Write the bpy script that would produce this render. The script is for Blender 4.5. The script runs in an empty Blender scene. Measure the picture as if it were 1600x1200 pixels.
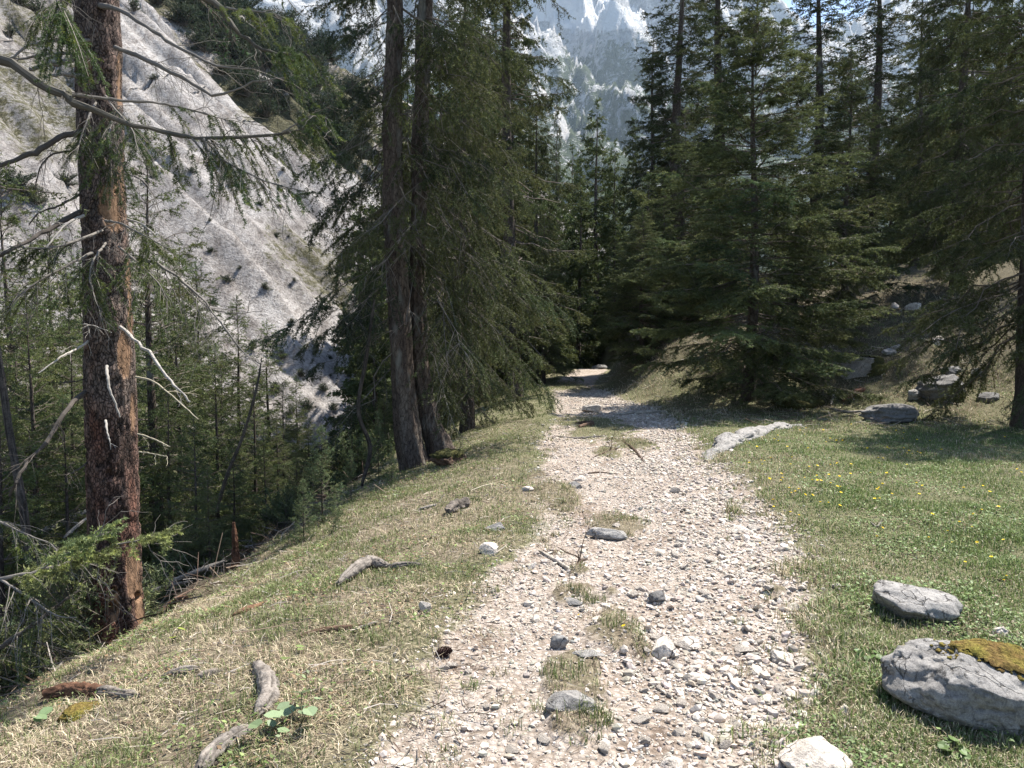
import bpy, bmesh, math
import numpy as np
from mathutils import Vector
from math import radians, tan, sin, cos, pi

S = bpy.context.scene
C = S.collection

# ------------------------------------------------------------------ camera
F, PITCH, CAMZ = 1155.0, radians(3.5), 1.6
cd = bpy.data.cameras.new('camera'); cam = bpy.data.objects.new('camera', cd); C.objects.link(cam)
cd.sensor_width = 36; cd.lens = 36 * F / 1600; cd.clip_start = 0.05; cd.clip_end = 12000
cam.location = (0, 0, CAMZ); cam.rotation_euler = (pi / 2 - PITCH, 0, 0)
S.camera = cam

# ------------------------------------------------------------------ light
SUN_AZ, SUN_EL = radians(50), radians(61)        # azimuth from +Y towards +X
w = bpy.data.worlds.new('World'); S.world = w; w.use_nodes = True
wn = w.node_tree.nodes; wl = w.node_tree.links
sky = wn.new('ShaderNodeTexSky'); sky.sky_type = 'NISHITA'; sky.sun_disc = False
sky.sun_elevation = SUN_EL; sky.sun_rotation = SUN_AZ; sky.altitude = 1300
wl.new(sky.outputs[0], wn['Background'].inputs[0]); wn['Background'].inputs[1].default_value = 0.088
sd = bpy.data.lights.new('sun', 'SUN'); sun = bpy.data.objects.new('sun', sd); C.objects.link(sun)
sd.energy = 5.0; sd.angle = radians(0.55); sd.color = (1.0, 0.94, 0.85)
SUNV = Vector((sin(SUN_AZ) * cos(SUN_EL), cos(SUN_AZ) * cos(SUN_EL), sin(SUN_EL)))
sun.rotation_euler = SUNV.to_track_quat('Z', 'Y').to_euler(); sun.location = (20, 10, 60)
S.view_settings.view_transform = 'Standard'; S.view_settings.look = 'None'
S.view_settings.exposure = 1.52; S.view_settings.gamma = 1
S.cycles.max_bounces = 6; S.cycles.diffuse_bounces = 3; S.cycles.glossy_bounces = 2
S.cycles.transmission_bounces = 3; S.cycles.volume_bounces = 0; S.cycles.transparent_max_bounces = 4

# ------------------------------------------------------------------ helpers
def _hash(ix, iy, iz, seed):
    h = (ix.astype(np.int64) * 374761393 + iy.astype(np.int64) * 668265263 + iz.astype(np.int64) * 2147483647 + seed * 974634533) & 0xffffffff
    h = ((h ^ (h >> 13)) * 1274126177) & 0xffffffff
    h = ((h ^ (h >> 16)) * 2246822519) & 0xffffffff
    return ((h ^ (h >> 15)) & 0xffffff) / float(0xffffff)
def vnoise(p, seed=0):
    p = np.asarray(p, float); i = np.floor(p); f = p - i; u = f * f * (3 - 2 * f); i = i.astype(np.int64)
    r = 0
    for dx in (0, 1):
        for dy in (0, 1):
            for dz in (0, 1):
                wgt = (u[..., 0] if dx else 1 - u[..., 0]) * (u[..., 1] if dy else 1 - u[..., 1]) * (u[..., 2] if dz else 1 - u[..., 2])
                r = r + wgt * _hash(i[..., 0] + dx, i[..., 1] + dy, i[..., 2] + dz, seed)
    return r
def fbm(p, octv=4, seed=0, gain=0.5):
    p = np.asarray(p, float); r = 0; a = 1; t = 0
    for o in range(octv):
        r = r + a * vnoise(p * 2 ** o + 17.3 * o, seed + o); t += a; a *= gain
    return r / t
def n2(x, y, s=1.0, seed=0, octv=1):
    x, y = np.broadcast_arrays(np.asarray(x, float), np.asarray(y, float))
    return fbm(np.stack([x * s, y * s, np.zeros_like(x) + 0.37], -1), octv, seed)
def smooth(a, b, x):
    t = np.clip((x - a) / (b - a), 0, 1); return t * t * (3 - 2 * t)
def unit(v):
    return v / np.maximum(np.linalg.norm(v, axis=-1, keepdims=True), 1e-9)

class G:
    def __init__(s): s.v = []; s.f = []; s.m = []; s.c = []; s.n = 0
    def add(s, v, f, mat=0, col=(1, 1, 1)):
        v = np.asarray(v, float).reshape(-1, 3); f = np.asarray(f, np.int64).reshape(-1, 3)
        if not len(v) or not len(f): return
        s.v.append(v); s.f.append(f + s.n); s.m.append(np.full(len(f), mat, np.int32))
        s.c.append(np.broadcast_to(np.asarray(col, float), (len(v), 3))); s.n += len(v)
    def mesh(s, name, mats, smooth_shade=False):
        v = np.concatenate(s.v).astype(np.float32); f = np.concatenate(s.f).astype(np.int32); c = np.concatenate(s.c).astype(np.float32)
        m = np.concatenate(s.m)
        me = bpy.data.meshes.new(name)
        me.vertices.add(len(v)); me.vertices.foreach_set('co', v.ravel())
        me.loops.add(len(f) * 3); me.loops.foreach_set('vertex_index', f.ravel())
        me.polygons.add(len(f)); me.polygons.foreach_set('loop_start', np.arange(0, len(f) * 3, 3, dtype=np.int32))
        for mt in mats: me.materials.append(mt)
        me.polygons.foreach_set('material_index', m)
        me.polygons.foreach_set('use_smooth', np.full(len(f), bool(smooth_shade)))
        a = me.attributes.new('col', 'FLOAT_COLOR', 'POINT')
        a.data.foreach_set('color', np.concatenate([c, np.ones((len(c), 1), np.float32)], 1).ravel())
        me.update(calc_edges=True)
        return me
    def build(s, name, mats, parent=None, smooth_shade=False):
        return link(name, s.mesh(name, mats, smooth_shade), parent)
def link(name, data, parent=None):
    o = bpy.data.objects.new(name, data); C.objects.link(o)
    if parent is not None: o.parent = parent
    return o
def tag(o, label=None, cat=None, group=None, kind=None):
    if label: o['label'] = label
    if cat: o['category'] = cat
    if group: o['group'] = group
    if kind: o['kind'] = kind
    return o
def grid_faces(nr, nc):
    i = np.arange(nr - 1)[:, None] * nc + np.arange(nc - 1)[None, :]; i = i.ravel()
    return np.concatenate([np.stack([i, i + 1, i + nc + 1], 1), np.stack([i, i + nc + 1, i + nc], 1)])
def tubes(P, R, sides=5):
    """P[M,K,3], R[M,K] -> verts, tris of open tapered tubes"""
    P = np.asarray(P, float); R = np.asarray(R, float); M, K, _ = P.shape
    T = unit(np.gradient(P, axis=1)); A = unit(P[:, -1] - P[:, 0])
    ref = np.where(np.abs(A[:, 2:3]) > .8, np.array([[1., 0, 0]]), np.array([[0, 0, 1.]]))[:, None, :]
    U = unit(np.cross(T, np.broadcast_to(ref, T.shape))); V = np.cross(T, U)
    a = np.arange(sides) * 2 * pi / sides
    v = P[:, :, None] + R[:, :, None, None] * (np.cos(a)[None, None, :, None] * U[:, :, None] + np.sin(a)[None, None, :, None] * V[:, :, None])
    k = np.arange(K - 1)[:, None] * sides; j = np.arange(sides)[None, :]; j2 = (j + 1) % sides
    a0, a1, b0, b1 = (k + j).ravel(), (k + j2).ravel(), (k + sides + j).ravel(), (k + sides + j2).ravel()
    f = np.concatenate([np.stack([a0, a1, b1], 1), np.stack([a0, b1, b0], 1)])
    f = (f[None] + (np.arange(M) * K * sides)[:, None, None]).reshape(-1, 3)
    return v.reshape(-1, 3), f
def resample(pts, n):
    """smooth (Catmull-Rom) resample of a polyline with any number of columns"""
    p = np.asarray(pts, float); p = np.vstack([2 * p[0] - p[1], p, 2 * p[-1] - p[-2]]); m = len(p) - 3
    t = np.linspace(0, m - 1e-6, n); i = t.astype(int); u = (t - i)[:, None]
    p0, p1, p2, p3 = p[i], p[i + 1], p[i + 2], p[i + 3]
    return .5 * (2 * p1 + (p2 - p0) * u + (2 * p0 - 5 * p1 + 4 * p2 - p3) * u ** 2 + (3 * p1 - p0 - 3 * p2 + p3) * u ** 3)
CP, SP = cos(PITCH), sin(PITCH)
def ray(px, py):
    x, y = (px - 800) / F, -(py - 600) / F
    return np.array([x, CP + y * SP, -SP + y * CP])
def at(px, py, Y):
    d = ray(px, py); return np.array([0, 0, CAMZ]) + d * (Y / d[1])
def flat(px, py):
    d = ray(px, py); t = -CAMZ / d[2]; return d[0] * t, d[1] * t

# ------------------------------------------------------------------ terrain functions
_L = [(585, 1250), (600, 1200), (640, 1100), (685, 1010), (720, 940), (770, 890), (832, 850), (850, 800), (852, 755), (845, 720), (848, 690), (856, 665), (866, 645), (866, 615), (868, 596), (892, 581), (906, 573)]
_R = [(1245, 1250), (1242, 1200), (1240, 1100), (1275, 1010), (1275, 940), (1255, 890), (1228, 830), (1205, 790), (1165, 750), (1112, 712), (1082, 682), (1062, 655), (1022, 636), (960, 618), (930, 604), (938, 588), (950, 577)]
LP = np.array([flat(*p) for p in _L]); RP = np.array([flat(*p) for p in _R])
def Lw(y): return np.interp(y, LP[:, 1], LP[:, 0])
def Rw(y): return np.interp(y, RP[:, 1], RP[:, 0])
ISL = []
for (px, py, rx, ry) in [(900, 1062, 62, 62), (955, 965, 46, 48), (892, 925, 34, 18), (965, 815, 50, 22), (932, 664, 66, 24), (876, 770, 42, 27), (888, 602, 34, 9), (985, 690, 40, 12), (890, 1120, 50, 30),
                         (1000, 1000, 20, 30), (950, 705, 26, 8), (1145, 795, 16, 8), (1205, 915, 22, 8), (905, 885, 22, 8)]:
    x0, y0 = flat(px, py); x1, _ = flat(px + rx, py); _, ya = flat(px, py - ry); _, yb = flat(px, py + ry)
    ISL.append((x0, y0, abs(x1 - x0), abs(ya - yb) / 2))
def pmask(x, y):
    """1 on the stony path, 0 in the grass"""
    e = (n2(x, y, 2.2, 5, 2) - .5) * .38 + (n2(x, y, 9, 6) - .5) * .16
    d = np.minimum(x - Lw(y), Rw(y) - x) + e
    m = smooth(-.20, .22, d)
    for (a, b, rx, ry) in ISL:
        q = np.sqrt(((x - a) / rx) ** 2 + ((y - b) / ry) ** 2) + (n2(x, y, 4.5, 8, 3) - .5) * 1.5 + (n2(x, y, 14, 9) - .5) * .7
        m = m * smooth(.35, 1.1, q)
    return m * (1 - smooth(42, 46, y)) * smooth(-3, 0, y + 3)
def gmask(x, y):
    """how much grass grows here, with ragged edges along the path"""
    e = (n2(x, y, 2.2, 5, 2) - .5) * .5 + (n2(x, y, 7, 16, 2) - .5) * .5
    m = 1 - smooth(-.34, .20, np.minimum(x - Lw(y), Rw(y) - x) + e)
    for (a, b, rx, ry) in ISL:
        q = np.sqrt(((x - a) / rx) ** 2 + ((y - b) / ry) ** 2) + (n2(x, y, 5, 8, 2) - .5) * 1.1 + (n2(x, y, 14, 9) - .5) * .5
        m = np.maximum(m, (1 - smooth(.25, 1.2, q)) * np.maximum(.25 + .75 * smooth(.4, .58, n2(x, y, 6.5, 11, 2)), float(b > 8.5)))
    return m
FLOOR = -6.5
def g0(x, y):
    x = np.asarray(x, float); y = np.asarray(y, float)
    s = np.maximum(Lw(y) - .05 - x, 0)
    a = np.minimum(s, 3.0); f = .06 * a + .065 * a * a
    b = np.clip(s - 3, 0, 2); f = f + .45 * b + .16 * b * b + 1.05 * np.maximum(s - 5, 0)
    z = -f; k = .8
    z = np.where(z > FLOOR + 3, z, FLOOR + np.log1p(np.exp(np.clip((z - FLOOR) / k, -30, 30))) * k)
    d = .68 * (x - 9) + .73 * (y - 14.4)
    ds = np.log1p(np.exp(np.clip(d / .5, -30, 30))) * .5
    h = 6.5 * (1 - np.exp(-.42 * ds / 6.5)) * smooth(0.15, 2.2, x - Rw(y))
    bank = .45 * smooth(.1, 1.3, x - Rw(y)) * smooth(16, 19, y)
    z = z + h + bank - smooth(39, 70, y) * 2.5 - np.clip(y - 60, 0, 900) * .04
    return z
def g(x, y):
    x, y = np.broadcast_arrays(np.asarray(x, float), np.asarray(y, float))
    z = g0(x, y); m = pmask(x, y)
    z = z + (n2(x, y, .7, 1) - .5) * .10 + (n2(x, y, 2.6, 2, 2) - .5) * (.05 + .03 * (1 - m)) - .045 * m
    rough = smooth(1.5, 4, Lw(y) - x)
    z = z + (n2(x, y, 1.1, 3, 3) - .5) * .5 * rough
    hill = smooth(.2, 2, .68 * (x - 9) + .73 * (y - 14.4)) * smooth(.2, 2, x - Rw(y))
    return z + (n2(x, y, 1.3, 4, 3) - .5) * .55 * hill
SN, SW = np.array([-.82, .57]), np.array([.57, .82])
def scree_z(fall, along):
    """height of the scree flank, fall metres uphill and along metres up the valley"""
    zz = -4.6 + .76 * fall
    gul = fbm(np.stack([along * .16 + .02 * fall, fall * .022, 0 * fall], -1), 4, 31)
    gul2 = fbm(np.stack([along * .55 + .08 * fall, fall * .07, 0 * fall + 3], -1), 3, 37)
    zz = zz + (np.abs(gul - .5) * 2 - .3) * -8.5 * smooth(-2, 14, fall) + (gul2 - .5) * 2.4 + (1 - np.abs(fbm(np.stack([along * .30 + .05 * fall, fall * .05, 0 * fall + 8], -1), 4, 39) * 2 - 1) - .75) * 2.2 * smooth(0, 8, fall)
    zz = zz + (fbm(np.stack([along * 1.3, fall * .45, 0 * fall], -1), 3, 41) - .5) * .7
    cap = 78 - 1.15 * np.maximum(along - 52, 0)
    k = 3.0
    return cap - np.log1p(np.exp(np.clip((cap - zz) / k, -30, 30))) * k
def scree_at(x, y):
    x = np.asarray(x, float); y = np.asarray(y, float)
    return scree_z(SN[0] * (x + 10) + SN[1] * (y - 45), SW[0] * (x + 10) + SW[1] * (y - 45))
def gz(x, y):
    return float(np.maximum(g(x, y), scree_at(x, y) if x < 25 else -99))
def kd(p):
    p = np.asarray(p); return (p[..., 1] * CP - (p[..., 2] - CAMZ) * SP) / F
def hit(px, py, full=False, ymax=400):
    d = ray(px, py); t = 1.5
    def probe(Y):
        P = np.array([0, 0, CAMZ])[None] + d[None] * (Y / d[1])[:, None]
        h = g(P[:, 0], P[:, 1])
        if full: h = np.maximum(h, scree_at(P[:, 0], P[:, 1]))
        b = np.nonzero(P[:, 2] <= h)[0]; return P, (b[0] if len(b) else len(Y) - 1)
    Y = 1.7 * (ymax / 1.7) ** np.linspace(0, 1, 260); P, i = probe(Y)
    P, i = probe(np.linspace(Y[max(i - 1, 0)], Y[i], 24)); return P[i]

# ------------------------------------------------------------------ materials
def mat(name):
    m = bpy.data.materials.new(name); m.use_nodes = True; nt = m.node_tree; nt.nodes.clear()
    return m, nt.nodes, nt.links
def N(ns, t, **kw):
    n = ns.new(t)
    for k, v in kw.items():
        if hasattr(n, k): setattr(n, k, v)
        else: n.inputs[k.replace('_', ' ')].default_value = v
    return n
def ramp(ns, ls, src, stops):
    r = ns.new('ShaderNodeValToRGB'); e = r.color_ramp.elements
    while len(e) < len(stops): e.new(.5)
    for el, (p, c) in zip(e, stops):
        el.position = p; el.color = (*c, 1) if len(c) == 3 else c
    ls.new(src, r.inputs[0]); return r.outputs[0]
def noise(ns, ls, scale, detail=4, rough=.6, vec=None, dist=0.0):
    n = ns.new('ShaderNodeTexNoise'); n.inputs['Scale'].default_value = scale; n.inputs['Detail'].default_value = detail
    n.inputs['Roughness'].default_value = rough; n.inputs['Distortion'].default_value = dist
    if vec is not None: ls.new(vec, n.inputs['Vector'])
    return n.outputs[0]
def mixc(ns, ls, a, b, fac, mode='MIX'):
    n = ns.new('ShaderNodeMix'); n.data_type = 'RGBA'; n.blend_type = mode
    for s, i in ((fac, 0), (a, 6), (b, 7)):
        if isinstance(s, (int, float)): n.inputs[i].default_value = s
        elif isinstance(s, tuple): n.inputs[i].default_value = (*s, 1)
        else: ls.new(s, n.inputs[i])
    return n.outputs[2]
def coords(ns, ls, scale=(1, 1, 1), rot=(0, 0, 0), kind='Object'):
    tc = ns.new('ShaderNodeTexCoord'); mp = ns.new('ShaderNodeMapping')
    mp.inputs['Scale'].default_value = scale; mp.inputs['Rotation'].default_value = rot
    ls.new(tc.outputs[kind], mp.inputs[0]); return mp.outputs[0]
def attr(ns, name='col'):
    a = ns.new('ShaderNodeAttribute'); a.attribute_name = name; return a
def finish(ns, ls, col, rough=.9, bump=None, bd=.02, bs=1.0, spec=.25):
    p = ns.new('ShaderNodeBsdfPrincipled'); o = ns.new('ShaderNodeOutputMaterial')
    if isinstance(col, tuple): p.inputs['Base Color'].default_value = (*col, 1)
    else: ls.new(col, p.inputs['Base Color'])
    p.inputs['Roughness'].default_value = rough; p.inputs['Specular IOR Level'].default_value = spec
    if bump is not None:
        b = ns.new('ShaderNodeBump'); b.inputs['Distance'].default_value = bd; b.inputs['Strength'].default_value = bs
        ls.new(bump, b.inputs['Height']); ls.new(b.outputs[0], p.inputs['Normal'])
    ls.new(p.outputs[0], o.inputs[0]); return p

def leaf_mat(name, trans=.3, gloss=.05, rough=.45):
    m, ns, ls = mat(name); a = attr(ns)
    d = ns.new('ShaderNodeBsdfDiffuse'); t = ns.new('ShaderNodeBsdfTranslucent'); gl = ns.new('ShaderNodeBsdfGlossy')
    gl.inputs['Roughness'].default_value = rough; gl.inputs[0].default_value = (.9, .95, .9, 1)
    mx = ns.new('ShaderNodeMixShader'); mx.inputs[0].default_value = trans; m2 = ns.new('ShaderNodeMixShader'); m2.inputs[0].default_value = gloss
    o = ns.new('ShaderNodeOutputMaterial')
    ls.new(a.outputs['Color'], d.inputs[0]); ls.new(a.outputs['Color'], t.inputs[0])
    ls.new(d.outputs[0], mx.inputs[1]); ls.new(t.outputs[0], mx.inputs[2]); ls.new(mx.outputs[0], m2.inputs[1]); ls.new(gl.outputs[0], m2.inputs[2])
    ls.new(m2.outputs[0], o.inputs[0]); return m
M_NEEDLE = leaf_mat('needles', .30, .018, .6)
M_GRASS = leaf_mat('grass_blades', .30, .02, .5)
def simple_attr(name, rough=.9):
    m, ns, ls = mat(name); a = attr(ns); finish(ns, ls, a.outputs['Color'], rough, spec=.2); return m
M_TWIG = simple_attr('twig_wood', .85)

def mk_bark():
    m, ns, ls = mat('spruce_bark'); a = attr(ns)
    v = coords(ns, ls, (1, 1, .35))
    n1 = noise(ns, ls, 34, 6, .65, v); n3 = noise(ns, ls, 5, 3, .6, v)
    vo = ns.new('ShaderNodeTexVoronoi'); vo.feature = 'DISTANCE_TO_EDGE'; vo.inputs['Scale'].default_value = 26; ls.new(v, vo.inputs['Vector'])
    c = ramp(ns, ls, n1, [(.3, (.35, .30, .28)), (.5, (.85, .82, .80)), (.72, (1.5, 1.42, 1.35))])
    edge = ramp(ns, ls, vo.outputs['Distance'], [(0, (.28, .25, .24)), (.09, (1, 1, 1))])
    c = mixc(ns, ls, c, edge, .8, 'MULTIPLY'); c = mixc(ns, ls, a.outputs['Color'], c, 1.0, 'MULTIPLY')
    lich = ramp(ns, ls, n3, [(.56, (0, 0, 0)), (.74, (1, 1, 1))])
    c = mixc(ns, ls, c, (.19, .19, .17), lich)
    h = mixc(ns, ls, n1, edge, .6, 'MULTIPLY')
    finish(ns, ls, c, .92, h, .02, .9); return m
M_BARK = mk_bark()
def mk_peel():
    m, ns, ls = mat('peeling_bark'); a = attr(ns)
    v = coords(ns, ls, (1, 1, .4)); n1 = noise(ns, ls, 40, 6, .7, v); v2 = coords(ns, ls, (1, 1, .08)); n2_ = noise(ns, ls, 45, 4, .6, v2)
    c = mixc(ns, ls, a.outputs['Color'], ramp(ns, ls, n1, [(.3, (.45, .42, .4)), (.5, (.95, .95, .95)), (.75, (1.45, 1.4, 1.35))]), 1.0, 'MULTIPLY')
    c = mixc(ns, ls, c, ramp(ns, ls, n2_, [(.35, (.75, .75, .75)), (.6, (1.1, 1.1, 1.1))]), 1.0, 'MULTIPLY')
    v3 = coords(ns, ls, (1, 1, .5)); wv = ns.new('ShaderNodeVectorMath'); wv.operation = 'MULTIPLY_ADD'; nz = ns.new('ShaderNodeTexNoise'); nz.inputs['Scale'].default_value = 22; nz.inputs['Detail'].default_value = 3; ls.new(v3, nz.inputs['Vector'])
    ls.new(nz.outputs['Color'], wv.inputs[0]); wv.inputs[1].default_value = (.05, .05, .05); ls.new(v3, wv.inputs[2])
    vo = ns.new('ShaderNodeTexVoronoi'); vo.feature = 'DISTANCE_TO_EDGE'; vo.inputs['Scale'].default_value = 42; ls.new(wv.outputs[0], vo.inputs['Vector'])
    vc = ns.new('ShaderNodeTexVoronoi'); vc.inputs['Scale'].default_value = 42; ls.new(wv.outputs[0], vc.inputs['Vector'])
    crack = ramp(ns, ls, vo.outputs['Distance'], [(0, (.22, .2, .2)), (.14, (1, 1, 1))]); plate = ramp(ns, ls, vc.outputs['Color'], [(.1, (.7, .7, .7)), (.9, (1.3, 1.28, 1.26))])
    sp = ns.new('ShaderNodeSeparateColor'); ls.new(a.outputs['Color'], sp.inputs[0]); bk = ramp(ns, ls, sp.outputs[0], [(.17, (1, 1, 1)), (.27, (0, 0, 0))])
    c = mixc(ns, ls, c, mixc(ns, ls, mixc(ns, ls, c, crack, 1.0, 'MULTIPLY'), plate, 1.0, 'MULTIPLY'), bk)
    hh = mixc(ns, ls, n1, mixc(ns, ls, crack, n1, .4), bk)
    finish(ns, ls, c, .88, hh, .02, 1.0); return m
M_PEEL = mk_peel()
def mk_deadwood(name, tint, lo=.5):
    m, ns, ls = mat(name); a = attr(ns)
    v = coords(ns, ls, (1, 1, 1)); n1 = noise(ns, ls, 9, 5, .6, v); n2_ = noise(ns, ls, 70, 5, .7, v)
    c = ramp(ns, ls, n1, [(.3, tuple(lo * t for t in tint)), (.5, tint), (.72, tuple(1.35 * t for t in tint))])
    c = mixc(ns, ls, c, ramp(ns, ls, n2_, [(.35, (.35, .32, .3)), (.55, (1, 1, 1))]), .8, 'MULTIPLY')
    c = mixc(ns, ls, c, a.outputs['Color'], 1.0, 'MULTIPLY')
    finish(ns, ls, c, .85, n2_, .008, .8); return m
M_GREYWOOD = mk_deadwood('weathered_wood', (.205, .182, .16), .4)
M_BROWNWOOD = mk_deadwood('rotting_wood', (.12, .075, .05))
M_PALEWOOD = mk_deadwood('bleached_wood', (.50, .48, .45), .75)

def mk_rock(name, base, dark, lich=.5, bs=1.0):
    m, ns, ls = mat(name); v = coords(ns, ls, kind='Object'); oi = ns.new('ShaderNodeObjectInfo')
    ad = ns.new('ShaderNodeVectorMath'); ad.operation = 'ADD'; ls.new(v, ad.inputs[0])
    sc = ns.new('ShaderNodeVectorMath'); sc.operation = 'SCALE'; sc.inputs[0].default_value = (37, 19, 53); ls.new(oi.outputs['Random'], sc.inputs['Scale']); ls.new(sc.outputs[0], ad.inputs[1])
    v = ad.outputs[0]
    n1 = noise(ns, ls, 6, 7, .7, v); n2_ = noise(ns, ls, 38, 8, .78, v); n3 = noise(ns, ls, 170, 3, .75, v); n4 = noise(ns, ls, 11, 7, .78, v, .8); n5 = noise(ns, ls, 24, 6, .75, v, .4)
    c = ramp(ns, ls, n1, [(.3, tuple(.68 * t for t in base)), (.5, base), (.7, tuple(min(1, 1.3 * t) for t in base))])
    c = mixc(ns, ls, c, ramp(ns, ls, n2_, [(.38, (.5, .5, .51)), (.52, (1, 1, 1)), (.7, (1.25, 1.25, 1.23))]), .85, 'MULTIPLY')
    c = mixc(ns, ls, c, ramp(ns, ls, n3, [(.36, (.7, .7, .7)), (.6, (1.1, 1.1, 1.1))]), .8, 'MULTIPLY')
    c = mixc(ns, ls, c, tuple(min(.6, 1.5 * t) for t in base), ramp(ns, ls, n5, [(.58, (0, 0, 0)), (.68, (.75, .75, .75))]))
    spots = ramp(ns, ls, n4, [(.55 + .12 * (1 - lich), (0, 0, 0)), (.62 + .12 * (1 - lich), (1, 1, 1))])
    c = mixc(ns, ls, c, dark, spots)
    wv = ns.new('ShaderNodeVectorMath'); wv.operation = 'MULTIPLY_ADD'; nz = ns.new('ShaderNodeTexNoise'); nz.inputs['Scale'].default_value = 5; nz.inputs['Detail'].default_value = 5; ls.new(v, nz.inputs['Vector'])
    ls.new(nz.outputs['Color'], wv.inputs[0]); wv.inputs[1].default_value = (.35, .35, .35); ls.new(v, wv.inputs[2])
    vo = ns.new('ShaderNodeTexVoronoi'); vo.feature = 'DISTANCE_TO_EDGE'; vo.inputs['Scale'].default_value = 4.2; ls.new(wv.outputs[0], vo.inputs['Vector'])
    crk = ramp(ns, ls, vo.outputs['Distance'], [(0, (0, 0, 0)), (.022, (1, 1, 1))]); gate = ramp(ns, ls, n1, [(.42, (0, 0, 0)), (.56, (1, 1, 1))])
    crk = mixc(ns, ls, (1, 1, 1), crk, gate); c = mixc(ns, ls, c, mixc(ns, ls, (.18, .17, .16), (1, 1, 1), crk), 1.0, 'MULTIPLY')
    h = mixc(ns, ls, mixc(ns, ls, n2_, n3, .3), crk, .35); finish(ns, ls, c, .92, h, .025, bs); return m
M_ROCKG = mk_rock('grey_limestone', (.28, .268, .255), (.085, .08, .075), .72)
M_ROCKP = mk_rock('pale_limestone', (.55, .49, .425), (.30, .27, .24), .25)
M_ROCKD = mk_rock('dark_limestone', (.17, .165, .16), (.055, .052, .05), .5)
M_STONE = None
def mk_gravel():
    m, ns, ls = mat('gravel_stones'); a = attr(ns); v = coords(ns, ls); n1 = noise(ns, ls, 60, 4, .7, v)
    c = mixc(ns, ls, a.outputs['Color'], ramp(ns, ls, n1, [(.3, (.72, .70, .68)), (.7, (1.15, 1.15, 1.15))]), 1.0, 'MULTIPLY')
    finish(ns, ls, c, .9, n1, .004, .7); return m
M_GRAVEL = mk_gravel()
def mk_moss(name, c1, c2):
    m, ns, ls = mat(name); v = coords(ns, ls); n1 = noise(ns, ls, 55, 5, .7, v); n2_ = noise(ns, ls, 9, 3, .6, v)
    c = ramp(ns, ls, n2_, [(.35, c1), (.65, c2)]); c = mixc(ns, ls, c, ramp(ns, ls, n1, [(.35, (.4, .4, .4)), (.65, (1.25, 1.25, 1.25))]), 1.0, 'MULTIPLY')
    finish(ns, ls, c, .95, n1, .03, 1.0, .1); return m
M_MOSS = mk_moss('yellow_moss', (.20, .13, .05), (.25, .22, .05))
M_GMOSS = mk_moss('green_moss', (.05, .055, .025), (.10, .095, .035))

def mk_ground():
    m, ns, ls = mat('ground_soil_and_gravel'); a = attr(ns); sep = ns.new('ShaderNodeSeparateColor'); ls.new(a.outputs['Color'], sep.inputs[0])
    v = coords(ns, ls)
    na = noise(ns, ls, 2.2, 5, .65, v); nb = noise(ns, ls, 28, 6, .7, v); nc = noise(ns, ls, 120, 4, .7, v)
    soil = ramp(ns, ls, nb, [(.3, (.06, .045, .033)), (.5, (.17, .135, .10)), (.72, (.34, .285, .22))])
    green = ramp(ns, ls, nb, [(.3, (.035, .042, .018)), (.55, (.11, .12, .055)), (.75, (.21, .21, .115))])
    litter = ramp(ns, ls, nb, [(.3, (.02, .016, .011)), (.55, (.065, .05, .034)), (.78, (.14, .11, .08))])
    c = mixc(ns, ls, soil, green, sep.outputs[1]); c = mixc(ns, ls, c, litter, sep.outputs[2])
    vo = ns.new('ShaderNodeTexVoronoi'); vo.inputs['Scale'].default_value = 30; vo.inputs['Randomness'].default_value = 1; ls.new(v, vo.inputs['Vector'])
    vs = ns.new('ShaderNodeTexVoronoi'); vs.inputs['Scale'].default_value = 75; ls.new(v, vs.inputs['Vector'])
    dirt = ramp(ns, ls, na, [(.35, (.25, .205, .17)), (.47, (.36, .315, .275)), (.66, (.44, .40, .365))])
    peb = ramp(ns, ls, vo.outputs['Color'], [(.1, (.72, .69, .66)), (.5, (1, .98, .96)), (.9, (1.22, 1.2, 1.2))])
    pe2 = ramp(ns, ls, vo.outputs['Distance'], [(.30, (1, 1, 1)), (.75, (.5, .46, .42))])
    gr = mixc(ns, ls, dirt, peb, .8, 'MULTIPLY'); gr = mixc(ns, ls, gr, pe2, .8, 'MULTIPLY')
    gr = mixc(ns, ls, gr, ramp(ns, ls, nc, [(.35, (.7, .68, .66)), (.6, (1.1, 1.1, 1.1))]), .8, 'MULTIPLY')
    mm = ns.new('ShaderNodeMath'); mm.operation = 'MULTIPLY_ADD'; ls.new(nb, mm.inputs[0]); mm.inputs[1].default_value = .9; mm.inputs[2].default_value = -.45
    ad = ns.new('ShaderNodeMath'); ad.operation = 'ADD'; ad.use_clamp = True; ls.new(mm.outputs[0], ad.inputs[0]); ls.new(sep.outputs[0], ad.inputs[1])
    fac = ramp(ns, ls, ad.outputs[0], [(.35, (0, 0, 0)), (.65, (1, 1, 1))])
    c = mixc(ns, ls, c, gr, fac)
    inv = ns.new('ShaderNodeMath'); inv.operation = 'SUBTRACT'; inv.inputs[0].default_value = 1; ls.new(vo.outputs['Distance'], inv.inputs[1])
    h = mixc(ns, ls, nb, mixc(ns, ls, inv.outputs[0], nc, .3), fac)
    finish(ns, ls, c, .95, h, .03, .9, .15); return m
M_GROUND = mk_ground()
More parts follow.
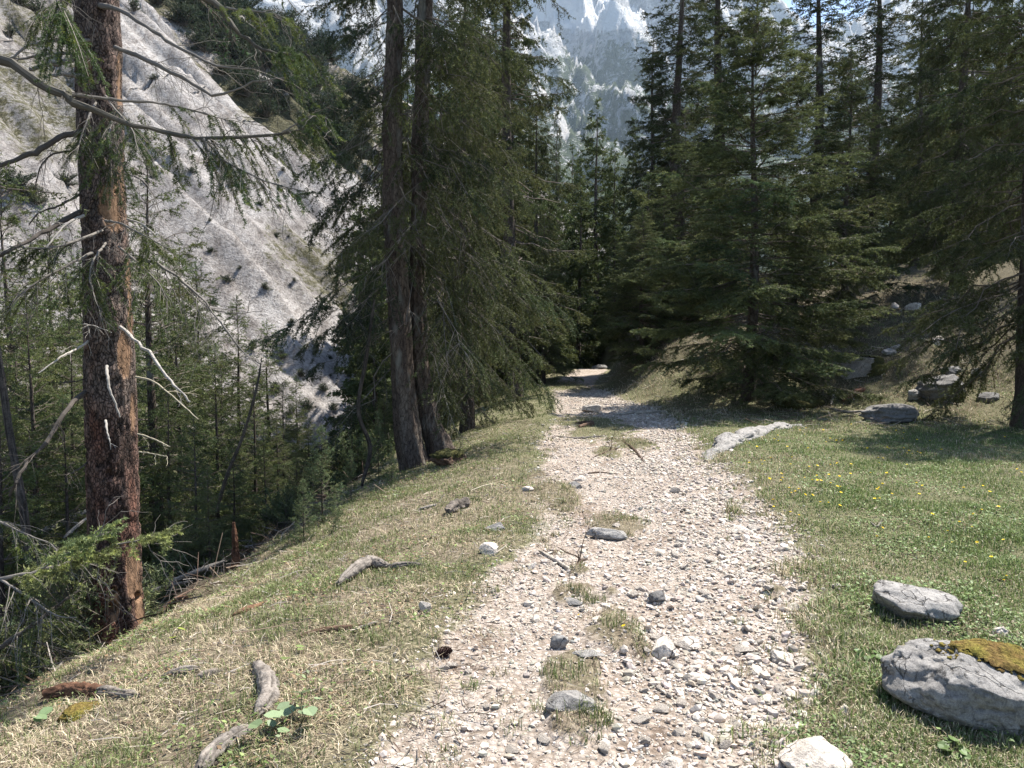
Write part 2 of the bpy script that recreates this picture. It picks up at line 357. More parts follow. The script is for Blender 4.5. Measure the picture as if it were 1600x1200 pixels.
def mk_scree():
    m, ns, ls = mat('scree'); a = attr(ns); v = coords(ns, ls)
    vr = coords(ns, ls, (1.6, .28, .6), (0, 0, radians(-34.8)))
    n1 = noise(ns, ls, .12, 6, .65, v); n2_ = noise(ns, ls, 1.4, 6, .72, v); n3 = noise(ns, ls, .5, 5, .65, vr); n5 = noise(ns, ls, 5.5, 5, .75, v); n6 = noise(ns, ls, 2.2, 5, .7, vr)
    c = ramp(ns, ls, n1, [(.3, (.26, .24, .228)), (.5, (.345, .327, .315)), (.7, (.43, .415, .405))])
    c = mixc(ns, ls, c, ramp(ns, ls, n3, [(.33, (.55, .52, .50)), (.5, (1, 1, 1)), (.7, (1.1, 1.1, 1.1))]), .8, 'MULTIPLY')
    c = mixc(ns, ls, c, ramp(ns, ls, n2_, [(.34, (.5, .48, .47)), (.52, (1, 1, 1)), (.75, (1.15, 1.15, 1.15))]), .8, 'MULTIPLY')
    c = mixc(ns, ls, c, ramp(ns, ls, n5, [(.36, (.45, .43, .42)), (.5, (1, 1, 1)), (.7, (1.2, 1.2, 1.2))]), .8, 'MULTIPLY')
    c = mixc(ns, ls, c, ramp(ns, ls, n6, [(.36, (.6, .57, .55)), (.5, (1, 1, 1))]), .7, 'MULTIPLY')
    sep = ns.new('ShaderNodeSeparateColor'); ls.new(a.outputs['Color'], sep.inputs[0])
    mm = ns.new('ShaderNodeMath'); mm.operation = 'MULTIPLY_ADD'; ls.new(n2_, mm.inputs[0]); mm.inputs[1].default_value = 1.0; mm.inputs[2].default_value = -.5
    ad = ns.new('ShaderNodeMath'); ad.operation = 'ADD'; ad.use_clamp = True; ls.new(mm.outputs[0], ad.inputs[0]); ls.new(sep.outputs[0], ad.inputs[1])
    fac = ramp(ns, ls, ad.outputs[0], [(.45, (0, 0, 0)), (.6, (1, 1, 1))])
    veg = ramp(ns, ls, n5, [(.3, (.03, .03, .02)), (.5, (.085, .08, .045)), (.7, (.2, .185, .13))])
    c = mixc(ns, ls, c, veg, fac)
    finish(ns, ls, c, .95, mixc(ns, ls, n2_, n5, .45), .6, .9, .1); return m
M_SCREE = mk_scree()
def mk_mountain():
    m, ns, ls = mat('mountain_rock_pine_snow'); a = attr(ns); sep = ns.new('ShaderNodeSeparateColor'); ls.new(a.outputs['Color'], sep.inputs[0])
    v = coords(ns, ls); n1 = noise(ns, ls, .0075, 8, .72, v, .6); n2_ = noise(ns, ls, .03, 8, .78, v); n3 = noise(ns, ls, .022, 8, .78, v, .8)
    rock = ramp(ns, ls, n2_, [(.34, (.22, .225, .24)), (.48, (.50, .50, .51)), (.62, (.75, .75, .75))])
    pine = ramp(ns, ls, n2_, [(.3, (.02, .03, .014)), (.5, (.06, .08, .035)), (.7, (.12, .14, .065))])
    def thr(chan, nz, lo, hi, k=1.4):
        mm = ns.new('ShaderNodeMath'); mm.operation = 'MULTIPLY_ADD'; ls.new(nz, mm.inputs[0]); mm.inputs[1].default_value = k; mm.inputs[2].default_value = -k / 2
        ad = ns.new('ShaderNodeMath'); ad.operation = 'ADD'; ad.use_clamp = True; ls.new(mm.outputs[0], ad.inputs[0]); ls.new(sep.outputs[chan], ad.inputs[1])
        return ramp(ns, ls, ad.outputs[0], [(lo, (0, 0, 0)), (hi, (1, 1, 1))])
    c = mixc(ns, ls, rock, pine, thr(0, n3, .46, .54, 2.2)); c = mixc(ns, ls, c, (.72, .70, .68), thr(2, n2_, .45, .55, 1.2)); c = mixc(ns, ls, c, (.85, .86, .88), thr(1, n1, .5, .58))
    finish(ns, ls, c, .95, n2_, 40, 1.0, .1); return m
M_MOUNT = mk_mountain()
#@@TERRAIN
# ------------------------------------------------------------------ ground and path
def axis_steps(a, b, step0, growth, centre):
    out = [centre]
    while out[-1] < b: out.append(out[-1] + step0 + growth * abs(out[-1] - centre))
    lo = [centre]
    while lo[-1] > a: lo.append(lo[-1] - step0 - growth * abs(lo[-1] - centre))
    return np.array(sorted(set(lo[1:] + out)))
xs = np.concatenate([axis_steps(-400, -3.2, .05, .06, -3.2), np.arange(-3.15, 5, .045), axis_steps(5.05, 400, .06, .05, 5.05)])
ys = np.concatenate([np.arange(-30, 1.2, 1.5), np.arange(1.2, 5, .035), axis_steps(5.02, 980, .035, .012, 5.02)])
XX, YY = np.meshgrid(xs, ys)
ZZ = g(XX, YY); PM = pmask(XX, YY)
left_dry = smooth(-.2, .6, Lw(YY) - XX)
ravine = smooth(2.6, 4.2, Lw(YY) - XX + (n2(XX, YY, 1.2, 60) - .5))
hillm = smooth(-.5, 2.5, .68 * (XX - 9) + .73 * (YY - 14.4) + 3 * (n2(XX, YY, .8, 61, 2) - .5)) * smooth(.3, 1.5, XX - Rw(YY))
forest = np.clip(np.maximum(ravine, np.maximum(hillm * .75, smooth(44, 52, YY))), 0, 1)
green = np.clip((1 - left_dry * (.75 - .45 * smooth(7, 12, YY))) * (1 - .5 * n2(XX, YY, .9, 62, 2)), 0, 1)
for (a, b, rx, ry) in ISL:
    green = green if b > 8.5 else np.where(((XX - a) / (rx * 1.6)) ** 2 + ((YY - b) / (ry * 1.6)) ** 2 < 1, green * .35, green)
colr = np.stack([PM, green, forest], -1).reshape(-1, 3)
GV = np.stack([XX, YY, ZZ], -1).reshape(-1, 3); GF = grid_faces(len(ys), len(xs))
onp = PM.reshape(-1)[GF].mean(1) > .5
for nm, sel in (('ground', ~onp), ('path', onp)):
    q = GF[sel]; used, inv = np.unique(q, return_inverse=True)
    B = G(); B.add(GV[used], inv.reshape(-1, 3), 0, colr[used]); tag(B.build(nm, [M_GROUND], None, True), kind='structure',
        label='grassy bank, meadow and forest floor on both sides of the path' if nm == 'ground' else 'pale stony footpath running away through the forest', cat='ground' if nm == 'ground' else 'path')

# scree flank across the ravine
fa = np.concatenate([np.arange(-4, 40, .35), axis_steps(40, 150, .4, .01, 40.01)]); al = np.concatenate([np.arange(-80, -40, 1.5), np.arange(-40, 60, .45), np.arange(60, 135, 1.2)])
FA, AL = np.meshgrid(fa, al); SZ = scree_z(FA, AL)
SX = -10 + SN[0] * FA + SW[0] * AL; SY = 45 + SN[1] * FA + SW[1] * AL
veg = smooth(.48, .66, fbm(np.stack([AL * .07, FA * .06, 0 * FA], -1), 4, 71)) * .55
veg = np.maximum(veg, smooth(26, 50, FA + 10 * n2(AL, FA, .08, 72)) * smooth(14, 34, AL + 8 * n2(AL, FA, .1, 73)) * (.35 + .65 * smooth(.4, .6, n2(AL, FA, .16, 74, 4))))
veg = np.maximum(veg, .8 * (1 - smooth(-2, 4, FA)))
B = G(); B.add(np.stack([SX, SY, SZ], -1), grid_faces(len(al), len(fa))[:, ::-1], 0, np.stack([veg, veg, veg], -1).reshape(-1, 3))
tag(B.build('scree_slope', [M_SCREE], None, True), 'steep pale grey scree slope across the ravine', 'slope', kind='structure')

# mountain at the head of the valley
U = 2.2   # terrain units to metres
mx = np.concatenate([np.arange(-1700, -300, 30.0), np.arange(-300, 1000, 4.5), np.arange(1000, 1701, 30)]); my = np.concatenate([np.arange(330, 900, 7.0), np.arange(900, 1650, 4.5), np.arange(1650, 2300, 30)])
MX, MY = np.meshgrid(mx, my)
wx = (fbm(np.stack([MX / 260, MY / 260, 0 * MX], -1), 4, 81) - .5) * 260
base = np.interp(MY + wx * .5, [330, 420, 1000, 1150, 1480, 1700, 2300], [-20, 0, 255, 390, 720, 740, 560])
ridge = 1 - np.abs(fbm(np.stack([(MX + wx * .6 + MY * .25) / 110, MY / 260, 0 * MX], -1), 6, 85, .58) * 2 - 1)
amp = smooth(380, 1000, MY)
HZ = base + (ridge - .72) * 330 * amp + (fbm(np.stack([MX / 60, MY / 60, 0 * MX + 4], -1), 4, 88) - .5) * 70 * amp
HZ = HZ * (1 - .23 * np.exp(-((MX - 640 - .1 * (MY - 1400)) / 190) ** 2) * smooth(900, 1300, MY))
zr = HZ / np.maximum(MY, 1)
pine = .14 + .46 * (1 - smooth(.30, .43, zr + (fbm(np.stack([MX / 140, MY / 140, 0 * MX], -1), 4, 91) - .5) * .14)) + .28 * (1 - smooth(.17, .24, zr)) - .12 * smooth(.42, .46, zr)
snow = smooth(.38, .43, zr) * np.exp(-((zr - .42 + (MX / MY - .1) * .25) / .035) ** 2) * np.exp(-((MX / MY - .11) / .11) ** 2) * 1.15 + .38 * smooth(.40, .5, zr)
chute = np.exp(-((MX / MY - .055 + .45 * (zr - .3) + .006 * np.sin(zr * 60)) / .007) ** 2) * smooth(.24, .28, zr) + .38 * smooth(.62, .78, 1 - ridge) + .25 * smooth(.34, .42, zr)
B = G(); B.add(np.stack([MX, MY, HZ], -1) * U, grid_faces(len(my), len(mx)), 0, np.stack([pine, snow, chute], -1).reshape(-1, 3))
tag(B.build('mountain', [M_MOUNT], None, True), 'hazy rocky mountain with snow patches above dwarf pine', 'mountain', kind='structure')

# the valley air
hb = G()
hv = np.array([(x, y, z) for x in (-4000, 4000) for y in (-450, 5400) for z in (-62, 2100)], float)
hb.add(hv, [(0, 1, 3), (0, 3, 2), (4, 6, 7), (4, 7, 5), (0, 4, 5), (0, 5, 1), (2, 3, 7), (2, 7, 6), (0, 2, 6), (0, 6, 4), (1, 5, 7), (1, 7, 3)])
mh, ns, ls = mat('valley_haze'); pv = ns.new('ShaderNodeVolumePrincipled'); o = ns.new('ShaderNodeOutputMaterial')
pv.inputs['Color'].default_value = (.62, .80, 1.0, 1); pv.inputs['Density'].default_value = .00006; pv.inputs['Anisotropy'].default_value = .3
ls.new(pv.outputs[0], o.inputs['Volume'])
tag(hb.build('haze', [mh]), 'pale blue valley air', 'haze', kind='stuff')
#@@TREES
# ------------------------------------------------------------------ conifers
WOODC = np.array([.115, .095, .08])
def evalp(P, bi, t):
    K = P.shape[1]; q = np.clip(t, 0, .9999) * (K - 1); i = q.astype(int); u = (q - i)[:, None]
    a, b = P[bi, i], P[bi, i + 1]; return a + (b - a) * u, unit(b - a)
def needles(B, P0, P1, col, rng, den, nl, nw, fwd=.55):
    """narrow leaf-sized triangles all round the shoots P0-P1"""
    ln = np.linalg.norm(P1 - P0, axis=1); cnt = np.maximum(1, np.floor(ln * den + rng.random(len(ln))).astype(int))
    si = np.repeat(np.arange(len(ln)), cnt); n = len(si); t = rng.random(n)[:, None]
    ax = unit(P1 - P0)[si]; p = P0[si] + (P1 - P0)[si] * t
    r = unit(np.cross(ax, rng.normal(size=(n, 3)))); d = unit(ax * fwd + r)
    L = nl * rng.uniform(.7, 1.25, n)[:, None]; sdv = unit(np.cross(d, rng.normal(size=(n, 3)))) * (nw * .5)
    v = np.stack([p - sdv, p + sdv, p + d * L], 1).reshape(-1, 3)
    cc = np.repeat(col[si] * rng.uniform(.8, 1.2, (n, 1)), 3, axis=0)
    B.add(v, np.arange(n * 3).reshape(-1, 3), 0, cc)
def grow(B, P, L, rng, tw_den=14, tw_len=.42, tw_min=.1, tw_max=1.0, t0=.15, sh_den=16, sh_len=.13, nd_den=90, nl=.03, nw=.008, droop=.25, hang=.2,
         bare=.05, col=(.035, .055, .022), var=.22, tipc=None, wr=1.0, br0=.02, bsides=5, wcol=WOODC, fwd=.55, bare_in=0.0, wood=True):
    """limbs P[M,K,3] of length L -> limb tubes, side twigs, shoots and needles"""
    P = np.asarray(P, float); L = np.asarray(L, float); M, K, _ = P.shape
    col = np.asarray(col); wcol = np.asarray(wcol)
    rb = np.clip(br0 * wr * (.35 + .65 * L / max(L.max(), .01)), .003, 1)[:, None] * (1 - .85 * np.linspace(0, 1, K)[None, :])
    if wood:
        v, f = tubes(P, rb, bsides); B.add(v, f, 1, np.repeat(wcol[None] * rng.uniform(.7, 1.3, (M, 1)), K * bsides, axis=0))
    nt = np.maximum(2, (L * tw_den).astype(int)); bi = np.repeat(np.arange(M), nt); n = len(bi)
    t = t0 + (1 - t0) * rng.random(n) ** .85
    p, ta = evalp(P, bi, t)
    side = unit(np.cross(ta, np.array([0, 0, 1.])) + rng.normal(size=(n, 3)) * .05); up = np.cross(side, ta)
    sg = rng.choice([-1., 1.], n)[:, None]; a = rng.uniform(radians(35), radians(68), n)[:, None]
    d = unit(ta * np.cos(a) + side * sg * np.sin(a) + up * rng.normal(0, .16, (n, 1)) - np.array([0, 0, hang]) * rng.uniform(.3, 1.3, (n, 1)))
    l = np.clip(L[bi] * tw_len * (1 - .8 * t) * rng.uniform(.55, 1.25, n) + tw_min, .04, tw_max)
    s = np.linspace(0, 1, 4)[None, :, None]
    TP = p[:, None] + d[:, None] * l[:, None, None] * s + np.array([0, 0, -1.])[None, None] * (droop * l)[:, None, None] * s ** 2
    if wood:
        rt = (.0022 + .004 * l)[:, None] * wr * (1 - .7 * np.linspace(0, 1, 4)[None, :])
        v, f = tubes(TP, rt, 3); B.add(v, f, 1, np.repeat(wcol[None] * rng.uniform(.7, 1.45, (n, 1)), 12, axis=0))
    bcol = np.exp(rng.normal(0, var, M))[:, None] * (col[None] * np.array([1, 1, 1]) + rng.normal(0, .1, (M, 1)) * col[None] * np.array([1.2, .4, 0]))
    bcol = np.clip(bcol, .004, 1)
    live = rng.random(n) > bare + bare_in * (1 - t)
    li = np.nonzero(live)[0]
    if not len(li): return
    TL = TP[li]; tc = bcol[bi[li]] * np.exp(rng.normal(0, var * .6, (len(li), 1)))
    A0 = TL[:, :-1].reshape(-1, 3); A1 = TL[:, 1:].reshape(-1, 3); ac = np.repeat(tc, 3, axis=0)
    ns_ = np.maximum(1, (l[li] * sh_den).astype(int)); ti = np.repeat(np.arange(len(li)), ns_); m = len(ti)
    t2 = .1 + .9 * rng.random(m); p2, ta2 = evalp(TL, ti, t2)
    s2 = unit(np.cross(ta2, np.array([0, 0, 1.])) + rng.normal(size=(m, 3)) * .35) * rng.choice([-1., 1.], m)[:, None]
    b = rng.uniform(radians(30), radians(65), m)[:, None]
    d2 = unit(ta2 * np.cos(b) + s2 * np.sin(b) - np.array([0, 0, hang * 1.2]) * rng.uniform(0, 1.4, (m, 1)))
    l2 = sh_len * rng.uniform(.5, 1.25, m)[:, None] * (1 - .4 * t2[:, None])
    sc = tc[ti]
    if tipc is not None:
        k = (rng.random(m) < .3)[:, None]; sc = np.where(k, np.asarray(tipc)[None] * rng.uniform(.7, 1.3, (m, 1)), sc)
    # leader needles on the end of the limb
    e0 = P[:, -2]; e1 = P[:, -1] + (P[:, -1] - P[:, -2]) * .2
    needles(B, np.concatenate([A0, p2, e0]), np.concatenate([A1, p2 + d2 * l2, e1]), np.concatenate([ac, sc, bcol]), rng, nd_den, nl, nw, fwd)
def limbs(rng, H, R, zlo, nb, power=.8, e0=-25, e1=40, droop=.18, curl=.12, K=7, az=None, whorl=True, wob=.05, lowtaper=.0):
    """main branches of a conifer standing at the origin"""
    if whorl:
        nw_ = max(4, nb // 5); zz = zlo + (H * .985 - zlo) * (np.sort(rng.random(nw_) * .3 + np.arange(nw_)) / nw_) ** .95
        z = np.repeat(zz, 5)[:nb] + rng.normal(0, .05, min(nb, nw_ * 5)); 
        z = np.concatenate([z, rng.uniform(zlo, H * .9, nb - len(z))]) if len(z) < nb else z
    else: z = rng.uniform(zlo, H * .98, nb)
    z = np.clip(z, zlo, H * .985); u = (z - zlo) / (H - zlo); M = len(z)
    L = R * (1 - u) ** power * rng.uniform(.68, 1.18, M) * (1 - lowtaper * (1 - u) ** 6) + .18
    A = rng.uniform(0, 2 * pi, M) if az is None else az(rng, M)
    E = np.radians(e0 + (e1 - e0) * u ** 1.3 + rng.normal(0, 7, M))
    s = np.linspace(0, 1, K)[None, :]
    hr = L[:, None] * s * np.cos(E)[:, None]; hz = L[:, None] * (s * np.sin(E)[:, None] - droop * s ** 1.6 + curl * s ** 3)
    A2 = A[:, None] + rng.normal(0, .22, (M, 1)) * s
    P = np.stack([hr * np.cos(A2), hr * np.sin(A2), z[:, None] + hz], -1)
    P[:, 1:] += rng.normal(0, wob, (M, K - 1, 3)) * L[:, None, None] * .4
    return P, L, u
def trunk_mesh(name, H, r0, seed, sides=12, rings=26, lean=.0, col=(.085, .07, .06), flare=.5):
    rng = np.random.default_rng(seed); u = np.linspace(0, 1, rings) ** 1.3
    c = np.stack([lean * H * u ** 2 + .004 * H * np.sin(u * 7 + seed), .004 * H * np.sin(u * 6 + 2 * seed), u * H - .35], -1)
    r = r0 * ((1 - u) ** .9 * .96 + .02) * (1 + flare * np.exp(-u * H / .45))
    v, f = tubes(c[None], r[None], sides)
    dv = v - np.repeat(c, sides, 0); v = v + dv * ((fbm(v * np.array([9, 9, 2.5]), 3, seed) - .5) * .35)[:, None]
    B = G(); B.add(v, f, 0, np.asarray(col)[None] * rng.uniform(.85, 1.15, (len(v), 1))); return B.mesh(name, [M_BARK], True)
VAR = {}
def variant(key, H, R, r0, seed, trunkcol=(.085, .07, .06), zlo=.3, nb=110, power=.8, e0=-25, e1=40, droop=.18, curl=.12, whorl=True, lowtaper=0, lean=0, sides=10, az=None, wob=.05, **kw):
    rng = np.random.default_rng(seed); P, L, u = limbs(rng, H, R, zlo, nb, power, e0, e1, droop, curl, whorl=whorl, lowtaper=lowtaper, az=az, wob=wob)
    B = G(); grow(B, P, L, rng, **kw)
    top = np.array([[[0, 0, H * .93], [0, 0, H * .96], [.01, 0, H * .99], [0, 0, H * 1.02]]]); k2 = dict(kw); k2.update(tw_len=.3, hang=0, droop=-.2, t0=.05)
    grow(B, top, np.array([.9]), rng, **k2)
    VAR[key] = (H, trunk_mesh('trunk', H, r0, seed, sides, lean=lean, col=trunkcol), B.mesh('crown', [M_NEEDLE, M_TWIG]))
def plant(key, x, y, h, rot, label, group=None, name='spruce_tree', cat='spruce', z=None, wide=1.0, tilt=(0, 0)):
    H, tm, cm = VAR[key]; s = h / H
    e = bpy.data.objects.new(name, None); C.objects.link(e); e.empty_display_size = .3
    e.location = (x, y, (gz(x, y) if z is None else z) - .05); e.rotation_euler = (tilt[0], tilt[1], rot); e.scale = (s * wide, s * wide, s)
    tag(e, label, cat, group); link('trunk', tm, e); link('crown', cm, e); return e
def spruce_px(key, px, Y, top, rot, label, group=None, wide=1.0, name='spruce_tree', cat='spruce', tilt=(0, 0)):
    x = (px - 800) / F * Y; zb = gz(x, Y); zt = at(px, top, Y)[2]
    return plant(key, x, Y, zt - zb, rot, label, group, name, cat, wide=wide, tilt=tilt)

DG, MG, YG, BG = (.056, .067, .025), (.066, .088, .031), (.095, .115, .038), (.075, .094, .038)
variant('young', 9.5, 2.75, .12, 11, lowtaper=.5, zlo=.35, nb=170, power=.78, e0=-12, e1=48, droop=.16, curl=.14,
        tw_den=18, tw_len=.40, sh_den=17, sh_len=.15, nd_den=120, nl=0.042, nw=0.0145, hang=.18, bare=.03, bare_in=0.3, col=BG, tipc=(.14, .16, .062), br0=.022)
variant('young2', 10, 2.5, .13, 12, zlo=.5, nb=140, power=.85, e0=-16, e1=45, droop=.18, curl=.15,
        tw_den=16, tw_len=.40, sh_den=15, sh_len=.16, nd_den=100, nl=0.045, nw=0.017, hang=.2, bare=.03, bare_in=0.3, col=DG, tipc=(.10, .125, .05), br0=.022)
variant('droopy', 15, 2.3, .24, 13, zlo=1.2, nb=190, power=.6, e0=-34, e1=30, droop=.24, curl=.10, whorl=False, wob=.08,
        tw_den=14, tw_len=.40, tw_max=.9, sh_den=14, sh_len=.15, nd_den=80, nl=0.048, nw=0.017, hang=.55, bare=0.1, bare_in=0.35, col=DG, tipc=(.10, .11, .04), br0=.02, wr=0.7)
variant('tall', 22, 2.6, .28, 14, zlo=2.0, nb=240, power=.65, e0=-28, e1=30, droop=.20, curl=.12, whorl=False,
        tw_den=9, tw_len=.40, sh_den=9, sh_len=.24, nd_den=44, nl=0.09, nw=0.036, hang=.4, bare=0.06, bare_in=0.25, col=DG, tipc=(.085, .10, .038), br0=.025, bsides=4)
variant('sparse', 20, 2.1, .26, 15, zlo=2.2, nb=210, power=.6, e0=-20, e1=32, droop=.22, curl=.16,
        tw_den=10, tw_len=.34, sh_den=10, sh_len=.22, nd_den=44, nl=0.08, nw=0.032, hang=.5, bare=0.06, bare_in=0.2, col=DG, br0=.028, bsides=4)
variant('ravine', 9, 1.9, .13, 16, zlo=.5, nb=150, power=.75, e0=-12, e1=45, droop=.12, curl=.10, whorl=False,
        tw_den=12, tw_len=.42, sh_den=11, sh_len=.17, nd_den=95, nl=0.042, nw=0.014, hang=.15, bare=.06, bare_in=0.2, col=(.085,.108,.04), tipc=(.115,.14,.045), br0=.016, bsides=4)
variant('ravine2', 8, 1.6, .11, 17, zlo=.4, nb=120, power=.7, e0=-8, e1=50, droop=.10, curl=.10, whorl=True,
        tw_den=12, tw_len=.42, sh_den=11, sh_len=.17, nd_den=95, nl=0.042, nw=0.014, hang=.12, bare=.05, bare_in=0.2, col=(.10, .125, .045), tipc=(.15, .18, .06), br0=.016, bsides=4)
variant('bigdark', 14, 3.3, .27, 18, zlo=2.3, nb=190, power=.62, e0=-24, e1=35, droop=.20, curl=.10, whorl=False, wob=.07,
        tw_den=13, tw_len=.36, tw_max=1.0, sh_den=13, sh_len=.17, nd_den=80, nl=0.052, nw=0.019, hang=.35, bare=.10, bare_in=0.4, col=DG, tipc=(.085, .105, .04), br0=.028)
variant('far', 16, 2.3, .2, 19, zlo=.8, nb=150, power=.75, e0=-18, e1=35, droop=.15, curl=.12, whorl=False,
        tw_den=8, tw_len=.42, sh_den=6, sh_len=.34, nd_den=24, nl=0.17, nw=0.075, hang=.3, bare=.05, bare_in=.2, col=MG, tipc=(.085, .10, .038), br0=.02, bsides=3)
variant('sapling', 3.2, .75, .03, 20, zlo=.15, nb=90, power=.8, e0=15, e1=60, droop=.05, curl=.10, whorl=True, trunkcol=(.06, .05, .04),
        tw_den=14, tw_len=.35, tw_min=.05, sh_den=16, sh_len=.09, nd_den=120, nl=0.055, nw=0.011, hang=.0, bare=.05, bare_in=.2, col=(.11, .145, .065), tipc=(.16, .20, .09), br0=.008, bsides=3, fwd=.9)

# --- right of the path
spruce_px('young', 1172, 17.2, -8, .4, 'young blue green spruce with layered boughs standing foremost foremost right of the path', wide=1.36)
spruce_px('young2', 1317, 21, 75, 2.1, 'second young spruce close behind and right of the blue green young spruce', wide=1.15)
spruce_px('young2', 1065, 26, 175, 1.0, 'yellowish green young spruce behind the left edge of the blue green young spruce', wide=1.35)
spruce_px('young', 1002, 23, 330, 3.0, 'low dark spruce whose boughs hang beside the far bend of the path', wide=1.5)
spruce_px('ravine', 975, 27, 380, 0.3, 'small dark spruce at the right edge of the far path bend')
spruce_px('bigdark', 1600, 13.2, -230, .8, 'huge dark spruce at the right frame edge shading the meadow')
spruce_px('bigdark', 1490, 21.5, -200, 2.6, 'tall broad dark spruce left of the huge one at the right frame edge', wide=.95)
for (px, Y, top, ky) in [(1035, 24.5, 300, 'ravine'), (1085, 23.5, 330, 'young2'), (1240, 21.5, 330, 'young2'), (1120, 27, 240, 'young2'), (1210, 24, 260, 'young2'), (1010, 28, 270, 'ravine')]:
    spruce_px(ky, px, Y, top, px * .37, 'low dense spruce in the dark thicket around the blue green young spruce', 'low spruces of the thicket right of the path', 1.35)
GT = 'tall thin topped spruces behind the young spruces'
spruce_px('sparse', 1055, 31, -140, .5, 'tall spruce with a bare lower stem, first right of the mountain gap', GT, wide=1.6)
spruce_px('tall', 1016, 34, 55, 1.5, 'slim full spruce at the right edge of the mountain gap', wide=1.3)
spruce_px('sparse', 1116, 35, -180, 2.5, 'tall thin spruce just left of the blue green spruce tip', GT, wide=1.6)
spruce_px('sparse', 1267, 38, -130, 3.9, 'tall open spruce against the snow, right of the blue green spruce tip', GT, wide=1.6)
spruce_px('sparse', 1356, 34, -110, 5.0, 'dark tall spruce under the small patch of blue sky', GT, wide=1.8)
spruce_px('tall', 1425, 27, -60, 1.1, 'dense dark spruce above the dirt gully on the hillside')
# --- left of the path
spruce_px('droopy', 728, 15.2, -120, .2, 'dark spruce directly behind the twin stemmed spruce')
spruce_px('sparse', 800, 22, -420, 1.3, 'very tall spruce with a long bluish grey stem left of the mountain gap', tilt=(0, -.035))
spruce_px('droopy', 745, 25, -60, 2.2, 'spruce with hanging boughs behind the long bluish grey stem', wide=1.1)
spruce_px('tall', 838, 29, 120, .9, 'full spruce at the left edge of the mountain gap')
spruce_px('tall', 800, 33, -10, 2.9, 'taller spruce behind the left edge of the mountain gap')
spruce_px('ravine', 850, 27, 330, 1.9, 'low grey green spruce where the far path bends')
spruce_px('far', 930, 56, 165, .3, 'broad pointed spruce standing free in the middle of the mountain gap', wide=1.25)
spruce_px('sparse', 869, 40, 125, 2.0, 'thin almost bare spire in the mountain gap', wide=.35)
rng = np.random.default_rng(5)
GB = 'spruces closing the view down the path'
for (px, Y, top) in [(845, 44, 225), (872, 52, 245), (893, 62, 235), (905, 48, 255), (958, 47, 225), (985, 44, 190), (948, 64, 250), (915, 70, 270), (858, 38, 300), (960, 42, 330), (900, 58, 340), (930, 66, 330), (820, 46, 160)]:
    spruce_px('far', px, Y, top, rng.uniform(0, 6), 'mid green spruce in the dense stand closing the view down the path', GB)
GR = 'dark spruces filling the forest on the right'
for (px, Y, top) in [(1090, 40, 270), (1145, 44, 250), (1210, 42, 300), (1245, 48, 290), (1295, 44, 280), (1340, 30, 280), (1385, 40, 190), (1440, 36, 20), (1500, 30, -40), (1560, 28, -60), (1620, 30, -60), (1470, 44, 0), (1035, 46, 230), (1540, 40, -20), (1395, 52, 150), (1400, 30, 240)]:
    spruce_px('far', px, Y, top, rng.uniform(0, 6), 'dark spruce deep in the forest on the right', GR)
GL = 'dark spruces in the wood behind the twin stemmed spruce'
for (px, Y, top) in [(565, 42, 300), (600, 36, 220), (640, 30, 80), (690, 34, 60), (720, 44, 60), (765, 40, 70), (670, 48, 60), (625, 55, 160), (790, 50, 90), (740, 58, 10), (585, 26, 330), (690, 22, 260), (760, 28, 200)]:
    spruce_px('far', px, Y, top, rng.uniform(0, 6), 'dark spruce in the wood behind the twin stemmed spruce', GL)
# --- in the ravine
GV_ = 'green spruces rising out of the ravine'
for i, (px, Y, top) in enumerate([(12, 13, 270), (85, 17, 330), (238, 11.5, 200), (310, 16, 415), (372, 18, 470), (418, 20, 505), (462, 23, 590), (335, 12, 540), (275, 13.5, 440), (150, 20, 350), (45, 9.5, 470),
                                  (395, 14, 570), (440, 17, 600), (300, 9.6, 640), (110, 12, 500), (205, 17, 420), (-40, 10, 330), (250, 22, 400), (600, 19, 590), (630, 24, 440), (360, 10.2, 690), (20, 11, 480), (60, 14, 430), (130, 15, 430), (260, 10.5, 600), (285, 19, 400), (345, 15, 560), (410, 11.5, 660), (430, 14.5, 640), (460, 12.5, 700), (230, 14, 480), (-10, 8.6, 560), (320, 8.8, 720), (95, 9.5, 620), (480, 18, 650)]):
    spruce_px('ravine' if i % 2 == 0 else 'ravine2', px, Y, top, rng.uniform(0, 6),
              ['dark layered spruce standing directly behind the peeling trunk'][0] if px == 238 else 'green spruce growing up out of the ravine on the left', None if px == 238 else GV_)
GS = 'thin light green saplings on the brow of the bank'
for (px, Y, top, wd) in [(500, 9.2, 665, 1.0), (546, 10, 700, .9), (610, 10.4, 690, .7), (470, 8.6, 745, .9), (590, 11.5, 640, .8), (520, 8.4, 770, .8)]:
    spruce_px('sapling', px, Y - .7, top, rng.uniform(0, 6), 'thin light green sapling on the brow of the bank', GS, wd, 'conifer_sapling', 'sapling')
#@@HERO
# ------------------------------------------------------------------ peeling trunk in the left foreground
TY = 6.1
def project(v):
    d = v - np.array([0, 0, CAMZ]); yc = d[:, 1] * CP - d[:, 2] * SP; zc = d[:, 1] * SP + d[:, 2] * CP
    return 800 + F * d[:, 0] / yc, 600 - F * zc / yc
root = bpy.data.objects.new('spruce_tree', None); C.objects.link(root)
tag(root, 'thick reddish trunk with peeling bark, woodpecker holes and dead branches in the left foreground', 'spruce')
tp = [(185, 1040, 47), (186, 985, 43), (183, 930, 42), (180, 800, 40), (174, 600, 39), (168, 400, 35), (163, 300, 34), (157, 150, 33.5), (152, 0, 33.5)]
tw = np.array([[*at(a - 2, b, TY), r * .88 * TY / F] for a, b, r in tp])
tw = np.vstack([tw, [[tw[-1, 0] - .12, TY, 7.5, .15], [tw[-1, 0] - .2, TY + .05, 11, .10], [tw[-1, 0] - .2, TY, 14, .02]]])
